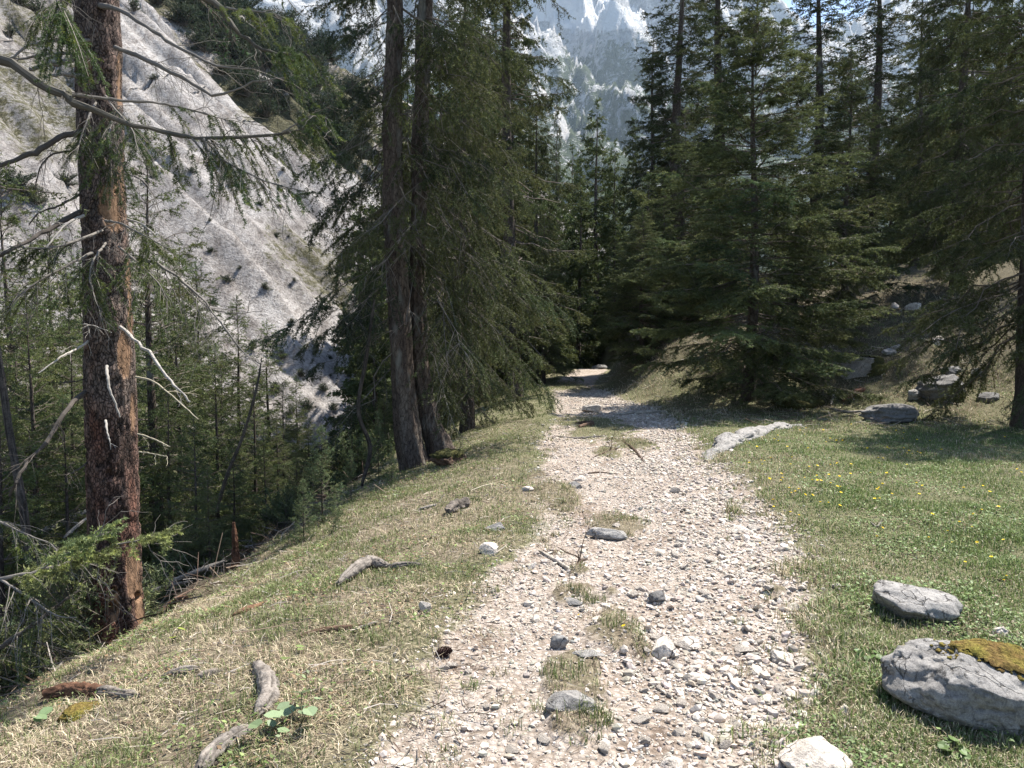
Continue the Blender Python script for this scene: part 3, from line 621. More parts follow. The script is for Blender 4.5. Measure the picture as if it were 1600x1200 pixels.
q = resample(tw, 520); SD = 110
v, f = tubes(q[None, :, :3], q[None, :, 3], SD)
cen = np.repeat(q[:, :3], SD, 0); dv = unit(v - cen); ppx, ppy = project(v); front = (dv @ unit(np.array([3.3, -6.1, 0]))) > -.15
n_pl = fbm(v * np.array([13, 13, 4.5]), 4, 101); n_bk = fbm(v * np.array([38, 38, 13]), 3, 103)
n_sc = fbm(v * np.array([26, 26, 12]), 4, 105); bark = smooth(.42, .52, n_sc)
peel = np.zeros(len(v))
for (a, b, ra, rb) in [(180, 318, 24, 42), (190, 285, 8, 40), (201, 430, 5, 50), (195, 555, 11, 45), (207, 640, 5, 35), (203, 500, 6, 30), (208, 895, 12, 45), (219, 940, 9, 50), (178, 945, 9, 28), (140, 90, 5, 40), (186, 130, 5, 50)]:
    e = ((ppx - a) / ra) ** 2 + ((ppy - b) / rb) ** 2 + (n_pl - .5) * 1.6 + (n_bk - .5) * 1.0
    peel = np.maximum(peel, 1 - smooth(.65, 1.0, e))
peel = peel * front
hole = np.zeros(len(v))
for (a, b, ra, rb) in [(171, 741, 6, 6), (175, 950, 8, 11), (176, 924, 6, 7), (216, 932, 6, 8), (170, 722, 2.5, 2.5), (182, 742, 2, 2), (196, 470, 2.5, 3), (190, 320, 2, 2), (204, 330, 2, 2), (181, 300, 2, 2), (160, 962, 3, 4)]:
    hole = np.maximum(hole, (1 - smooth(.8, 1.05, np.sqrt(((ppx - a) / ra) ** 2 + ((ppy - b) / rb) ** 2))) * front * min(1, ra / 6 + .15))
disp = (.013 * bark + .010 * (n_pl - .5) + .012 * (n_bk - .5)) * (1 - peel) - .006 * peel + .002 * (n_bk - .5) * peel
flare = .05 * np.exp(-np.maximum(v[:, 2] + 1.05, 0) / .18) * (1 + .8 * np.cos(np.arctan2(dv[:, 1], dv[:, 0]) * 5 + 1))
v = v + dv * (disp + flare - .075 * hole)[:, None]
bc = np.array([.160, .098, .078]); bc2 = np.array([.095, .066, .055]); red = np.array([.19, .088, .06]); wood = np.array([.25, .155, .095]); grey = np.array([.16, .14, .125])
cc = (bc2 + (bc - bc2) * smooth(.3, .65, n_bk)[:, None]) * (.45 + .65 * bark[:, None])
hi = smooth(.4, 1.2, v[:, 2] + (fbm(v * 1.5, 3, 107) - .5) * 2)[:, None]; cc = cc * (1 - hi * .5) + grey * (.55 + .9 * n_bk[:, None]) * hi * .5
rd = smooth(.45, .62, fbm(v * np.array([5, 5, 1.6]), 3, 109))[:, None] * (1 - hi * .7); cc = cc * (1 - .7 * rd) + red * (.5 + n_bk[:, None]) * .7 * rd
cc = cc * (1 - peel[:, None]) + (wood * (.55 + .9 * n_bk[:, None]) * (1 - .45 * smooth(.5, .7, n_pl)[:, None])) * peel[:, None]
B = G(); B.add(v, f, 0, cc); trk = B.build('trunk', [M_PEEL], root, True)

def limb(pts, r0, r1, name, parent, mats, seed, K=18, colr=(1, 1, 1), wob=.006, sides=8, tw=None, fol=None):
    """one modelled limb through the given (px, py, depth) points, with its own twigs"""
    rng = np.random.default_rng(seed)
    P = resample(np.array([at(*p) for p in pts]), K); P[1:-1] += rng.normal(0, wob if r0 > .013 else wob * .3, (K - 2, 3))
    B = G(); R = np.linspace(r0, r1, K) * rng.uniform(.88, 1.15, K); v, f = tubes(P[None], R[None], sides)
    v += unit(v - np.repeat(P, sides, 0)) * ((fbm(v * 30, 2, seed) - .5) * r0 * .5)[:, None]
    wm = mats.index(mats[-1]); B.add(v, f, wm, np.asarray(colr) * (.75 + .5 * fbm(v * 14, 2, seed + 1)[:, None]))
    L = np.linalg.norm(np.diff(P, axis=0), axis=1).sum()
    def sub(n, lmin, lmax, dr, t0=.1, t1=1.0, gen=2, rs=.0035):
        allp = [(P, L)]; cur = [(P, n)]
        for gi in range(gen):
            nxt = []
            for (Q, k) in cur:
                for _ in range(k):
                    t = rng.uniform(t0, t1); i = min(int(t * (len(Q) - 1)), len(Q) - 2); p = Q[i] + (Q[i + 1] - Q[i]) * (t * (len(Q) - 1) - i); ta = unit(Q[i + 1] - Q[i])
                    d = unit(ta * rng.uniform(.3, 1.0) + unit(np.cross(ta, rng.normal(size=3))) * rng.uniform(.5, 1.0) - np.array([0, 0, dr])); l = rng.uniform(lmin, lmax) * (.55 ** gi)
                    s = np.linspace(0, 1, 6)[:, None]; T = p + d * l * s + np.array([0, 0, -1.]) * dr * .6 * l * s ** 2 + np.vstack([np.zeros((1, 3)), rng.normal(0, .022 * l, (5, 3))])
                    rr = np.linspace(rs * (.7 ** gi) * (.6 + l), .0009, 6); vv, ff = tubes(T[None], rr[None], 4)
                    B.add(vv, ff, wm, np.asarray(colr) * rng.uniform(.6, 1.2)); nxt.append((T, max(2, int(n * .2) + 2)))
            cur = nxt; allp += [(T, 0) for T, _ in nxt]
        return [T for T, _ in cur]
    if tw: sub(*tw)
    if fol:
        fk = dict(tw_den=16, tw_len=.35, tw_min=.08, tw_max=.42, t0=.25, sh_den=22, sh_len=.085, nd_den=460, nl=.020, nw=.0044, droop=.35, hang=.5, bare=.12, col=(.07, .095, .032), tipc=(.13, .155, .04), br0=.004, var=.2, wcol=(.14, .125, .11))
        fk.update(fol); grow(B, P[None], np.array([L]), rng, **fk)
    return B.build(name, mats, parent, False)
MT = [M_NEEDLE, M_TWIG]; WG = (.16, .145, .13); WD = (.07, .06, .052); WP = (.34, .315, .285)
def dl(pts, r0, r1, seed, c=WG, tw=(9, .12, .4, .25), name='dead_branch', fol=None): return limb(pts, r0, r1, name, root, MT, seed, colr=c, tw=tw, fol=fol)
dl([(152, 8, 6.0), (185, 15, 5.8), (224, 38, 5.6), (258, 60, 5.5), (292, 82, 5.4), (344, 104, 5.3), (400, 107, 5.2)], .020, .004, 1, tw=(8, .15, .5, .2))
dl([(180, 74, 6.0), (220, 89, 5.9), (282, 120, 5.8), (337, 149, 5.7), (389, 131, 5.7), (447, 122, 5.7)], .019, .004, 2, tw=(9, .15, .5, .3))
dl([(150, 66, 6.0), (100, 62, 5.8), (50, 70, 5.7), (15, 92, 5.6), (-30, 85, 5.5)], .016, .006, 3, tw=(5, .1, .4, .3))
dl([(140, 84, 6.1), (80, 84, 6.0), (30, 92, 6.0), (-20, 92, 6)], .013, .005, 4, tw=(5, .1, .4, .3))
dl([(128, 88, 6.0), (90, 98, 5.9), (45, 108, 5.8)], .024, .012, 5, tw=(3, .08, .2, .2))
dl([(134, 120, 5.95), (100, 116, 5.8), (68, 122, 5.7)], .022, .009, 6, tw=(2, .06, .15, .2))
dl([(140, 205, 6.0), (100, 212, 5.9), (60, 235, 5.8), (25, 248, 5.7), (-20, 272, 5.6)], .026, .012, 7, WD, tw=(7, .1, .45, .3))
dl([(132, 236, 6.0), (85, 240, 5.9), (62, 265, 5.8), (55, 300, 5.8)], .009, .003, 8, WD, tw=(5, .1, .3, .4))
dl([(130, 300, 6.0), (92, 322, 5.8), (62, 332, 5.7), (45, 352, 5.7)], .011, .003, 9, WD, tw=(5, .1, .3, .3))
dl([(132, 328, 6.0), (98, 345, 5.8), (60, 368, 5.6), (15, 392, 5.4), (-30, 405, 5.3)], .021, .010, 10, WD, tw=(6, .1, .4, .3))
dl([(132, 337, 5.9), (112, 345, 5.8), (92, 362, 5.7), (72, 388, 5.6)], .012, .005, 11, WP, tw=(3, .05, .15, .2))
dl([(188, 511, 5.9), (212, 532, 5.75), (237, 556, 5.6), (262, 588, 5.5), (282, 612, 5.4), (297, 628, 5.4)], .014, .006, 12, WP, tw=(2, .1, .16, -.1, .6))
dl([(146, 527, 6.0), (122, 544, 5.8), (98, 556, 5.6), (60, 583, 5.4)], .011, .004, 13, WP, tw=(3, .08, .2, .1))
dl([(128, 506, 5.85), (150, 510, 5.75), (175, 520, 5.75)], .005, .002, 14, WP, tw=(3, .08, .18, .1))
dl([(167, 572, 5.86), (168, 590, 5.75), (171, 608, 5.72), (180, 630, 5.72), (187, 652, 5.72)], .0125, .006, 15, (.30, .28, .255), tw=None, name='broken_stub')
dl([(165, 657, 5.86), (167, 672, 5.75), (171, 688, 5.72), (173, 702, 5.72)], .009, .004, 16, (.30, .28, .255), tw=(1, .04, .08, .1), name='broken_stub')
dl([(212, 589, 6.0), (235, 594, 5.9), (254, 606, 5.8), (280, 628, 5.7), (310, 655, 5.6)], .009, .003, 17, (.36, .32, .24), tw=(2, .1, .3, .1))
dl([(215, 678, 6.0), (240, 686, 5.9), (266, 698, 5.8)], .008, .003, 18, (.36, .32, .24), tw=(2, .05, .12, .1))
dl([(217, 706, 6.0), (240, 709, 5.9), (262, 714, 5.8)], .006, .003, 19, (.36, .32, .24), tw=(2, .05, .12, .1))
dl([(140, 611, 6.0), (120, 622, 5.8), (101, 645, 5.6), (84, 672, 5.5), (66, 697, 5.4), (44, 722, 5.3), (30, 748, 5.2), (14, 775, 5.2)], .020, .010, 20, WD, tw=(8, .15, .5, .2))
dl([(195, 400, 6.1), (228, 405, 5.9), (258, 421, 5.8), (292, 446, 5.7), (318, 470, 5.6), (344, 504, 5.5), (372, 540, 5.5), (406, 573, 5.5)], .014, .004, 21, WG, tw=(13, .2, .6, .55))
dl([(300, 455, 5.7), (325, 480, 5.6), (365, 490, 5.5), (408, 486, 5.4)], .006, .002, 22, WG, tw=(4, .1, .3, .2))
dl([(140, 720, 6.0), (120, 735, 5.8), (104, 742, 5.7)], .007, .003, 23, WD, tw=(3, .1, .2, .2))
dl([(140, 590, 6.0), (118, 596, 5.9), (98, 598, 5.8)], .006, .003, 24, WD, tw=(3, .1, .2, .2))
dl([(198, 272, 6.0), (222, 282, 5.9), (240, 305, 5.9), (250, 335, 5.9)], .008, .002, 25, WG, tw=(6, .1, .3, .4))
dl([(198, 342, 6.0), (225, 352, 5.9), (250, 375, 5.9), (268, 395, 5.9)], .008, .002, 26, WP, tw=(6, .1, .3, .4))
# living sprays hanging against the trunk
dl([(165, 150, 5.9), (180, 170, 5.6), (205, 200, 5.4), (215, 235, 5.3)], .008, .003, 27, fol=dict(hang=.8, tw_max=.5, tw_len=.5, tw_den=22), tw=(6, .1, .3, .6))
dl([(150, 160, 5.9), (140, 180, 5.6), (130, 205, 5.5), (120, 240, 5.4)], .008, .003, 28, fol=dict(hang=.8, tw_max=.45, tw_len=.5, tw_den=20), tw=(6, .1, .3, .6))
dl([(175, 190, 5.9), (170, 215, 5.55), (172, 250, 5.5), (180, 275, 5.5)], .007, .003, 29, fol=dict(hang=.8, tw_max=.45, tw_len=.5, tw_den=22), tw=(6, .1, .3, .6))
dl([(165, 345, 5.9), (190, 350, 5.5), (222, 366, 5.3), (262, 388, 5.2)], .010, .003, 30, fol=dict(tw_len=.4, tw_den=20), tw=(5, .1, .3, .4))
dl([(160, 360, 5.9), (120, 376, 5.5), (70, 388, 5.3), (15, 385, 5.2)], .012, .003, 31, fol=dict(tw_max=.55, tw_len=.4, tw_den=22), tw=(6, .1, .4, .4))
dl([(165, 380, 5.9), (150, 400, 5.5), (140, 430, 5.4), (150, 470, 5.35)], .009, .003, 32, fol=dict(hang=.8, tw_len=.5, tw_den=22), tw=(10, .1, .4, .5))
dl([(185, 385, 5.9), (215, 410, 5.6), (245, 440, 5.5), (262, 470, 5.5)], .009, .003, 33, fol=dict(hang=.7, tw_len=.45, tw_den=20, bare=.3), tw=(8, .1, .4, .5))
dl([(145, 395, 5.9), (95, 420, 5.6), (45, 450, 5.4), (0, 490, 5.3)], .012, .003, 34, fol=dict(hang=.6, tw_len=.45, tw_den=18, bare=.35), tw=(8, .1, .4, .5))
dl([(150, -10, 6.0), (110, -5, 5.7), (75, 10, 5.5), (45, 40, 5.4)], .012, .003, 35, fol=dict(hang=.7, tw_len=.45), tw=(5, .1, .4, .5))
# upper crown above the frame
rng = np.random.default_rng(77)
P, L, u = limbs(rng, 14, 1.5, 5.2, 60, .7, -15, 35, .2, .1); P[..., 0] += tw[-3, 0]; P[..., 1] += TY
B = G(); grow(B, P, L, rng, tw_den=8, tw_len=.35, sh_den=10, sh_len=.14, nd_den=40, nl=.045, nw=.012, hang=.4, bare=.3, col=MG, br0=.02); B.build('crown', MT, root)

# neighbour standing just outside the left edge whose boughs reach into the view
r2 = bpy.data.objects.new('spruce_tree', None); C.objects.link(r2)
tag(r2, 'spruce at the left frame edge whose long bough crosses before the peeling trunk', 'spruce')
nx, ny = -5.3, 5.0; zb = gz(nx, ny)
tmn = trunk_mesh('trunk', 12, .2, 55, 20, 40); tmn.transform(__import__('mathutils').Matrix.Translation((nx, ny, zb))); link('trunk', tmn, r2)
def nb(pts, a, b, seed, c=WG, tw=(9, .12, .4, .25), fol=None, name='branch'): return limb(pts, a, b, name, r2, MT, seed, colr=c, tw=tw, fol=fol, K=26)
nb([(-410, 10, 5.0), (-150, 60, 4.95), (0, 94, 4.9), (52, 124, 4.9), (103, 150, 4.9), (144, 172, 4.9), (200, 193, 4.95), (255, 206, 5.0), (310, 216, 5.0), (378, 214, 5.05), (440, 208, 5.1), (490, 196, 5.1)], .036, .005, 61, (.085, .078, .066), tw=(12, .15, .5, .4), fol=dict(t0=.62, tw_den=9, tw_max=.42, tw_len=.12, tw_min=.2, hang=.9))
nb([(113, 148, 4.9), (150, 152, 4.95), (186, 157, 5.0), (235, 160, 5.05), (275, 166, 5.1), (327, 180, 5.15), (371, 193, 5.2)], .013, .003, 62, WG, tw=(9, .12, .4, .3), fol=dict(t0=.6, tw_den=9, tw_max=.3))
nb([(318, 217, 5.0), (330, 238, 4.95), (370, 262, 4.9), (420, 285, 4.9), (480, 300, 4.9)], .009, .003, 63, WG, tw=(8, .1, .4, .4), fol=dict(t0=.05, tw_den=26, tw_max=.5, tw_len=.4, hang=.6))
nb([(300, 216, 5.0), (320, 240, 5.0), (335, 265, 5.0), (345, 290, 5.0)], .007, .003, 64, WG, tw=(6, .1, .4, .4), fol=dict(t0=.1, tw_den=22, tw_max=.4, hang=.9))
nb([(440, 208, 5.1), (470, 190, 5.1), (495, 180, 5.1), (520, 190, 5.1)], .006, .002, 65, WG, tw=(4, .1, .3, .3), fol=dict(t0=.1, tw_den=26, tw_max=.35, tw_len=.45, tipc=(.14, .18, .04)))
nb([(-410, -200, 5.0), (0, -120, 5.0), (200, -60, 5.0), (327, 0, 5.0), (361, 38, 5.0), (396, 69, 5.0), (437, 84, 5.0), (480, 80, 5.0)], .03, .004, 66, (.085, .078, .066), tw=(13, .15, .5, .3), fol=dict(t0=.8, tw_den=5, tw_max=.35))
nb([(335, 10, 5.0), (375, 15, 4.95), (420, 20, 4.9), (452, 30, 4.9)], .008, .003, 67, WG, tw=(6, .1, .3, .3), fol=dict(t0=.05, tw_den=26, tw_max=.4, tw_len=.4, hang=.4))
nb([(-300, -160, 4.9), (-60, -80, 4.7), (60, -20, 4.6), (95, 10, 4.6), (105, 40, 4.6)], .018, .003, 68, WG, tw=(6, .1, .4, .5), fol=dict(t0=.6, tw_den=16, tw_max=.4, hang=.9))
nb([(-200, 880, 4.6), (-80, 905, 4.6), (0, 905, 4.6), (60, 892, 4.65), (115, 878, 4.7), (165, 856, 4.7), (215, 845, 4.7), (252, 838, 4.7)], .016, .003, 69, WG, tw=(9, .15, .5, .3), fol=dict(t0=.25, tw_den=22, tw_max=.36, tw_len=.2, tw_min=.1, hang=.05, droop=.1, bare=.12, sh_len=.07, sh_den=30, nw=.008, nl=.02, tipc=(.34, .38, .13), col=(.20, .23, .09)))
nb([(60, 892, 4.65), (100, 868, 4.6), (140, 845, 4.55), (165, 832, 4.55)], .006, .002, 70, WG, tw=(3, .1, .3, .1), fol=dict(t0=.1, tw_den=28, tw_max=.3, tw_len=.45, hang=.0, droop=.05, bare=.05, sh_den=32, nw=.008, tipc=(.34, .38, .13), col=(.20, .23, .09)))
nb([(0, 905, 4.6), (40, 930, 4.5), (85, 960, 4.45), (120, 965, 4.4)], .009, .003, 71, WG, tw=(8, .12, .4, .4), fol=dict(t0=.1, tw_den=16, tw_max=.3, tw_len=.4, hang=.4, bare=.4))
nb([(-150, 1060, 4.6), (-20, 1020, 4.6), (40, 985, 4.6), (85, 950, 4.65), (125, 922, 4.7)], .024, .006, 72, WD, tw=(12, .12, .5, .4), fol=dict(t0=.2, tw_den=14, tw_max=.4, tw_len=.4, hang=.5, bare=.3))
nb([(-150, 780, 5), (-40, 800, 5), (30, 830, 5), (80, 850, 5)], .012, .004, 73, WG, tw=(10, .12, .5, .4), fol=dict(t0=.2, tw_den=16, tw_max=.4, tw_len=.4, hang=.5, bare=.3))
rng = np.random.default_rng(79); P, L, u = limbs(rng, 12, 1.8, 4.5, 50, .7, -15, 35, .2, .1); P += np.array([nx, ny, zb])
B = G(); grow(B, P, L, rng, tw_den=8, tw_len=.35, sh_den=10, sh_len=.14, nd_den=40, nl=.045, nw=.012, hang=.4, bare=.2, col=MG, br0=.02); B.build('crown', MT, r2)

# ------------------------------------------------------------------ twin stemmed spruce on the brow
r3 = bpy.data.objects.new('spruce_tree', None); C.objects.link(r3)
tag(r3, 'old spruce with two stems from one leaning base, left of the path', 'spruce')
def stem(pts, Y, top, seed):
    tw_ = np.array([[*at(a, b, Y), r * Y / F] for a, b, r in pts]); tw_ = np.vstack([tw_, [[tw_[-1, 0] + .1, Y, top * .75, tw_[-1, 3] * .55], [tw_[-1, 0] + .15, Y, top, .02]]])
    q = resample(tw_, 200); v, f = tubes(q[None, :, :3], q[None, :, 3], 40); d = unit(v - np.repeat(q[:, :3], 40, 0))
    a = np.arctan2(d[:, 1], d[:, 0]); nn = fbm(v * np.array([9, 9, 1.6]), 4, seed); nb_ = fbm(v * np.array([26, 26, 8]), 3, seed + 2)
    v = v + d * ((nn - .5) * .09 + (nb_ - .5) * .03 + .015 * np.cos(a * 7 + v[:, 2] * .6))[:, None]
    c = np.array([.105, .085, .072]) * (.6 + .8 * nb_[:, None]); wp = smooth(.55, .75, nn)[:, None]
    B = G(); B.add(v, f, 0, c * (1 - wp) + np.array([.15, .13, .11]) * wp); return B.build('trunk', [M_BARK], r3, True), q
_, q1 = stem([(660, 790, 36), (652, 745, 27), (641, 700, 22), (632, 640, 19), (627, 560, 17), (619, 400, 15.5), (613, 200, 14), (618, 0, 12)], 11.5, 14, 201)
_, q2 = stem([(694, 725, 26), (684, 695, 20), (671, 650, 15), (659, 590, 13), (653, 480, 12), (655, 300, 11), (664, 0, 10)], 11.75, 13, 202)
rng = np.random.default_rng(301)
def on_stem(P, q, zl):
    zz = P[:, :1, 2]; ax = np.interp(zz, q[:, 2], q[:, 0]); ay = np.interp(zz, q[:, 2], q[:, 1]); P[..., 0] += ax; P[..., 1] += ay; return P
B = G()
az_r = lambda r, M: r.normal(.0, 1.0, M)                       # towards the path
az_l = lambda r, M: pi + r.normal(0, .9, M)
fol = dict(tw_den=15, tw_len=.42, tw_max=.8, sh_den=17, sh_len=.14, nd_den=125, nl=.035, nw=.0115, hang=.42, droop=.3, bare=.12, bare_in=.3, col=(.058, .070, .026), tipc=(.115, .13, .05), br0=.016, wr=.8, wcol=(.12, .105, .09))
P, L, u = limbs(rng, 13.5, 2.3, 2.5, 88, .35, -36, 15, .22, .10, whorl=True, az=az_r, wob=.07); grow(B, on_stem(P, q2, 0), L, rng, **fol)
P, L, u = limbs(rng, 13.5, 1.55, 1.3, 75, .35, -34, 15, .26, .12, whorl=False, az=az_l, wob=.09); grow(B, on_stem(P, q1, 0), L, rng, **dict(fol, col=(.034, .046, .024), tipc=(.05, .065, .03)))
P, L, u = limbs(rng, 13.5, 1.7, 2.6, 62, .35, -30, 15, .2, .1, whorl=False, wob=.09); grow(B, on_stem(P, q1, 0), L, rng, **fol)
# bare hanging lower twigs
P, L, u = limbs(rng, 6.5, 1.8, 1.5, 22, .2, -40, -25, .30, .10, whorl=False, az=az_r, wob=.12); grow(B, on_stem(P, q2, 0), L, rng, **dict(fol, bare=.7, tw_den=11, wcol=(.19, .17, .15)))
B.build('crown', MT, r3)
#@@DETAILS
# ------------------------------------------------------------------ dwarf pines on the scree
def bush(name, seed, R, H, nb, col, tipc, **kw):
    rng = np.random.default_rng(seed); a = rng.uniform(0, 2 * pi, nb); el = np.radians(rng.uniform(12, 85, nb)); L = R * (.6 + .5 * rng.random(nb)); s = np.linspace(0, 1, 6)[None]
    hr = L[:, None] * np.cos(el)[:, None] * s; P = np.stack([hr * np.cos(a)[:, None], hr * np.sin(a)[:, None], (H / R) * L[:, None] * np.sin(el)[:, None] * s ** .9], -1)
    B = G(); k = dict(tw_den=7, tw_len=.4, sh_den=8, sh_len=.2, nd_den=22, nl=.12, nw=.04, hang=-.35, droop=-.1, bare=.05, col=col, tipc=tipc, br0=.03, bsides=4); k.update(kw); grow(B, P, L, rng, **k); return B.mesh(name, MT)
BU = [bush('dwarf_pine', 401, 1.6, 1.5, 34, (.026, .038, .02), (.045, .06, .03)), bush('dwarf_pine', 402, 1.3, 1.6, 28, (.04, .05, .026), (.07, .08, .04))]
def place_bush(px, py, size, label, group, k):
    p = hit(px, py, True); o = link('dwarf_pine', BU[k % 2]); o.location = (p[0], p[1], gz(p[0], p[1]) - .1); o.rotation_euler = (0, 0, px * .7); s = size * p[1] / F / 2.4; o.scale = (s, s, s * .85); return tag(o, label, 'shrub', group)
rng = np.random.default_rng(9); k = 0
GD = 'dark dwarf pines matted over the upper scree'
for i in range(120):
    px = rng.uniform(285, 560); lo = np.interp(px, [285, 340, 420, 500, 560], [40, 120, 190, 230, 290]); py = rng.uniform(-60, lo)
    place_bush(px, py, rng.uniform(50, 85), 'dark dwarf pine in the mat covering the upper right of the scree', GD, k * 2); k += 1
for (px, py, s) in [(60, 30, 60), (30, 10, 50), (95, 8, 60), (210, 20, 40), (250, 8, 45), (15, 60, 40), (20, 300, 70), (55, 320, 60), (100, 290, 40)]:
    place_bush(px, py, s, 'dark dwarf pine on the scree near the left frame edge', 'dwarf pines on the left of the scree', k); k += 1
GO = 'scattered low shrubs on the bare scree'
for (px, py, s) in [(rng.uniform(215, 560), rng.uniform(130, 640), rng.uniform(8, 18)) for _ in range(28)] + [(415, 455, 26), (355, 440, 24), (455, 505, 18), (345, 262, 28), (270, 245, 26), (405, 320, 16), (240, 125, 20), (300, 270, 22), (470, 590, 30), (505, 610, 26), (440, 560, 28), (520, 640, 24), (395, 545, 30), (480, 640, 34), (375, 420, 14), (330, 395, 18), (460, 440, 14), (500, 530, 16), (430, 250, 20), (380, 225, 26), (545, 590, 18), (430, 610, 30), (455, 650, 34), (515, 560, 14)]:
    place_bush(px, py, s, 'low olive shrub scattered on the bare middle of the scree', GO, k); k += 1
BS = [bush('ravine_shrub', 411, .9, .8, 40, (.085, .11, .045), (.14, .17, .06), tw_den=14, sh_den=14, sh_len=.09, nd_den=90, nl=.035, nw=.012, br0=.01), bush('ravine_shrub', 412, .8, .9, 34, (.10, .115, .05), (.16, .175, .075), tw_den=14, sh_den=14, sh_len=.09, nd_den=80, nl=.035, nw=.012, br0=.01)]
rs_ = np.random.default_rng(90)
for i in range(46):
    y = rs_.uniform(5.5, 17); x = float(Lw(y)) - rs_.uniform(3.6, 9.5); o = link('ravine_shrub', BS[i % 2]); z = rs_.uniform(.6, 1.3); o.location = (x, y, gz(x, y) - .05); o.scale = (z, z, z); o.rotation_euler = (0, -.3, rs_.uniform(0, 6)); tag(o, 'low green shrub in the undergrowth below the brow of the bank', 'shrub', 'shrubs in the undergrowth below the bank')
BJ = bush('juniper_bush', 405, .55, .45, 60, (.075, .10, .045), (.12, .15, .06), tw_den=22, sh_den=22, sh_len=.06, nd_den=200, nl=.02, nw=.006, br0=.006)
for (px, py, s_, la) in [(18, 1062, 1.0, 'low green juniper spreading over the brow at the far left'), (85, 1020, .85, 'low green juniper between the far left one and the peeling trunk'), (30, 1010, .8, 'dark juniper behind the two at the far left brow')]:
    p = hit(px, py); o = link('juniper_bush', BJ); o.location = (p[0], p[1], gz(p[0], p[1]) - .05); o.scale = (s_, s_, s_ * .8); o.rotation_euler = (0, -.4, px); tag(o, la, 'shrub')
# pale boulders on the stream bed at the foot of the scree
#@@ROCKS
# ------------------------------------------------------------------ rocks
_ico = {}
def ico(n):
    if n not in _ico:
        bm = bmesh.new(); bmesh.ops.create_icosphere(bm, subdivisions=n, radius=1); bm.verts.ensure_lookup_table()
        _ico[n] = (np.array([v.co[:] for v in bm.verts]), np.array([[v.index for v in f.verts] for f in bm.faces])); bm.free()
    return _ico[n]
def rock_shape(seed, dims, n=5, cuts=12, rough=.15, layer=0.0, cracks=0.0):
    v, f = ico(n); rng = np.random.default_rng(seed); v = v * (1 + (fbm(v * 1.3 + seed, 3, seed) - .5) * .7)[:, None]
    for _ in range(cuts):
        nrm = unit(rng.normal(size=3)); d = rng.uniform(.5, .85); ex = np.maximum(0, v @ nrm - d); v = v - nrm[None] * (ex * .92)[:, None]
    nz = fbm(v * 4 + seed, 4, seed + 3) - .5; v = v + unit(v) * (nz * rough + (fbm(v * 14 + seed, 3, seed + 5) - .5) * rough * .35)[:, None]
    if layer: v = v + unit(v * np.array([1, 1, .2])) * ((np.sin(v[:, 2] * 16 + 5 * fbm(v * 2, 2, seed)) * .5) * layer)[:, None]
    if cracks:
        v = v + unit(v) * ((1 - np.abs(fbm(v * np.array([2.5, 2.5, 4]) + 4, 4, seed + 11) * 2 - 1) - .75) * cracks * 1.6)[:, None]
        c1 = np.abs(fbm(v * np.array([1.6, 1.6, 2.6]) + 9, 3, seed + 7) - .5); v = v - unit(v) * (cracks * (1 - smooth(.0, .010, c1)))[:, None]
        c2 = fbm(v * 5 + 3, 3, seed + 8); v = v - unit(v) * (cracks * .7 * smooth(.70, .73, c2))[:, None]
    v = v / np.abs(v).max(0) * np.asarray(dims)[None] / 2
    return v, f
def crumbs(o, mt, name, cx, cy, rx, ry, seed, n=260, zmin=.3):
    me = o.data; co = np.zeros(len(me.vertices) * 3, np.float32); me.vertices.foreach_get('co', co); co = co.reshape(-1, 3).astype(float); dm = np.abs(co).max(0); rng = np.random.default_rng(seed)
    e = np.sqrt(((co[:, 0] / dm[0] - cx) / rx) ** 2 + ((co[:, 1] / dm[1] - cy) / ry) ** 2); ok = np.nonzero((e > .6) & (e < 1.5) & (co[:, 2] > (zmin - .15) * dm[2]))[0]; ok = ok[rng.random(len(ok)) < np.exp(-((e[ok] - .85) / .28) ** 2)]; ok = rng.choice(ok, min(n, len(ok)), replace=False)
    v, f = ico(2); B = G()
    for p in co[ok]:
        r = rng.uniform(.003, .012); B.add(v * r * np.array([1.2, 1.2, .7]) * (1 + .3 * rng.normal(size=(len(v), 1)).clip(-1, 1)) + p, f)
    b = B.build(name, [mt], o, True); b['kind'] = 'stuff'
def rock(px, py, wpx, hpx, label, m, seed, name='stone', cat='rock', group=None, depth=.8, sink=.3, n=5, rz=0., tilt=(0, 0), sm=True, Y=None, **kw):
    """(px, py) is the middle of the rock's foot in the photo"""
    p = hit(px, py, True) if Y is None else np.array([*at(px, py, Y)]); k = kd(p)
    W = wpx * k; D = W * depth; H = max(.3 * hpx, hpx - .75 * D / k * (CAMZ - p[2]) / np.linalg.norm(p - np.array([0, 0, CAMZ]))) * k
    v, f = rock_shape(seed, (W, D, H / (1 - sink)), n, **kw); B = G(); B.add(v, f)
    o = B.build(name, [m], None, sm); yy = p[1] + D * .42; zz = gz(p[0], yy) if Y is None else p[2]
    zz = min(zz, gz(p[0], p[1]) + .02)
    o.location = (p[0], yy, zz + H / (1 - sink) * (.5 - sink)); o.rotation_euler = (tilt[0], tilt[1], rz); return tag(o, label, cat, group)
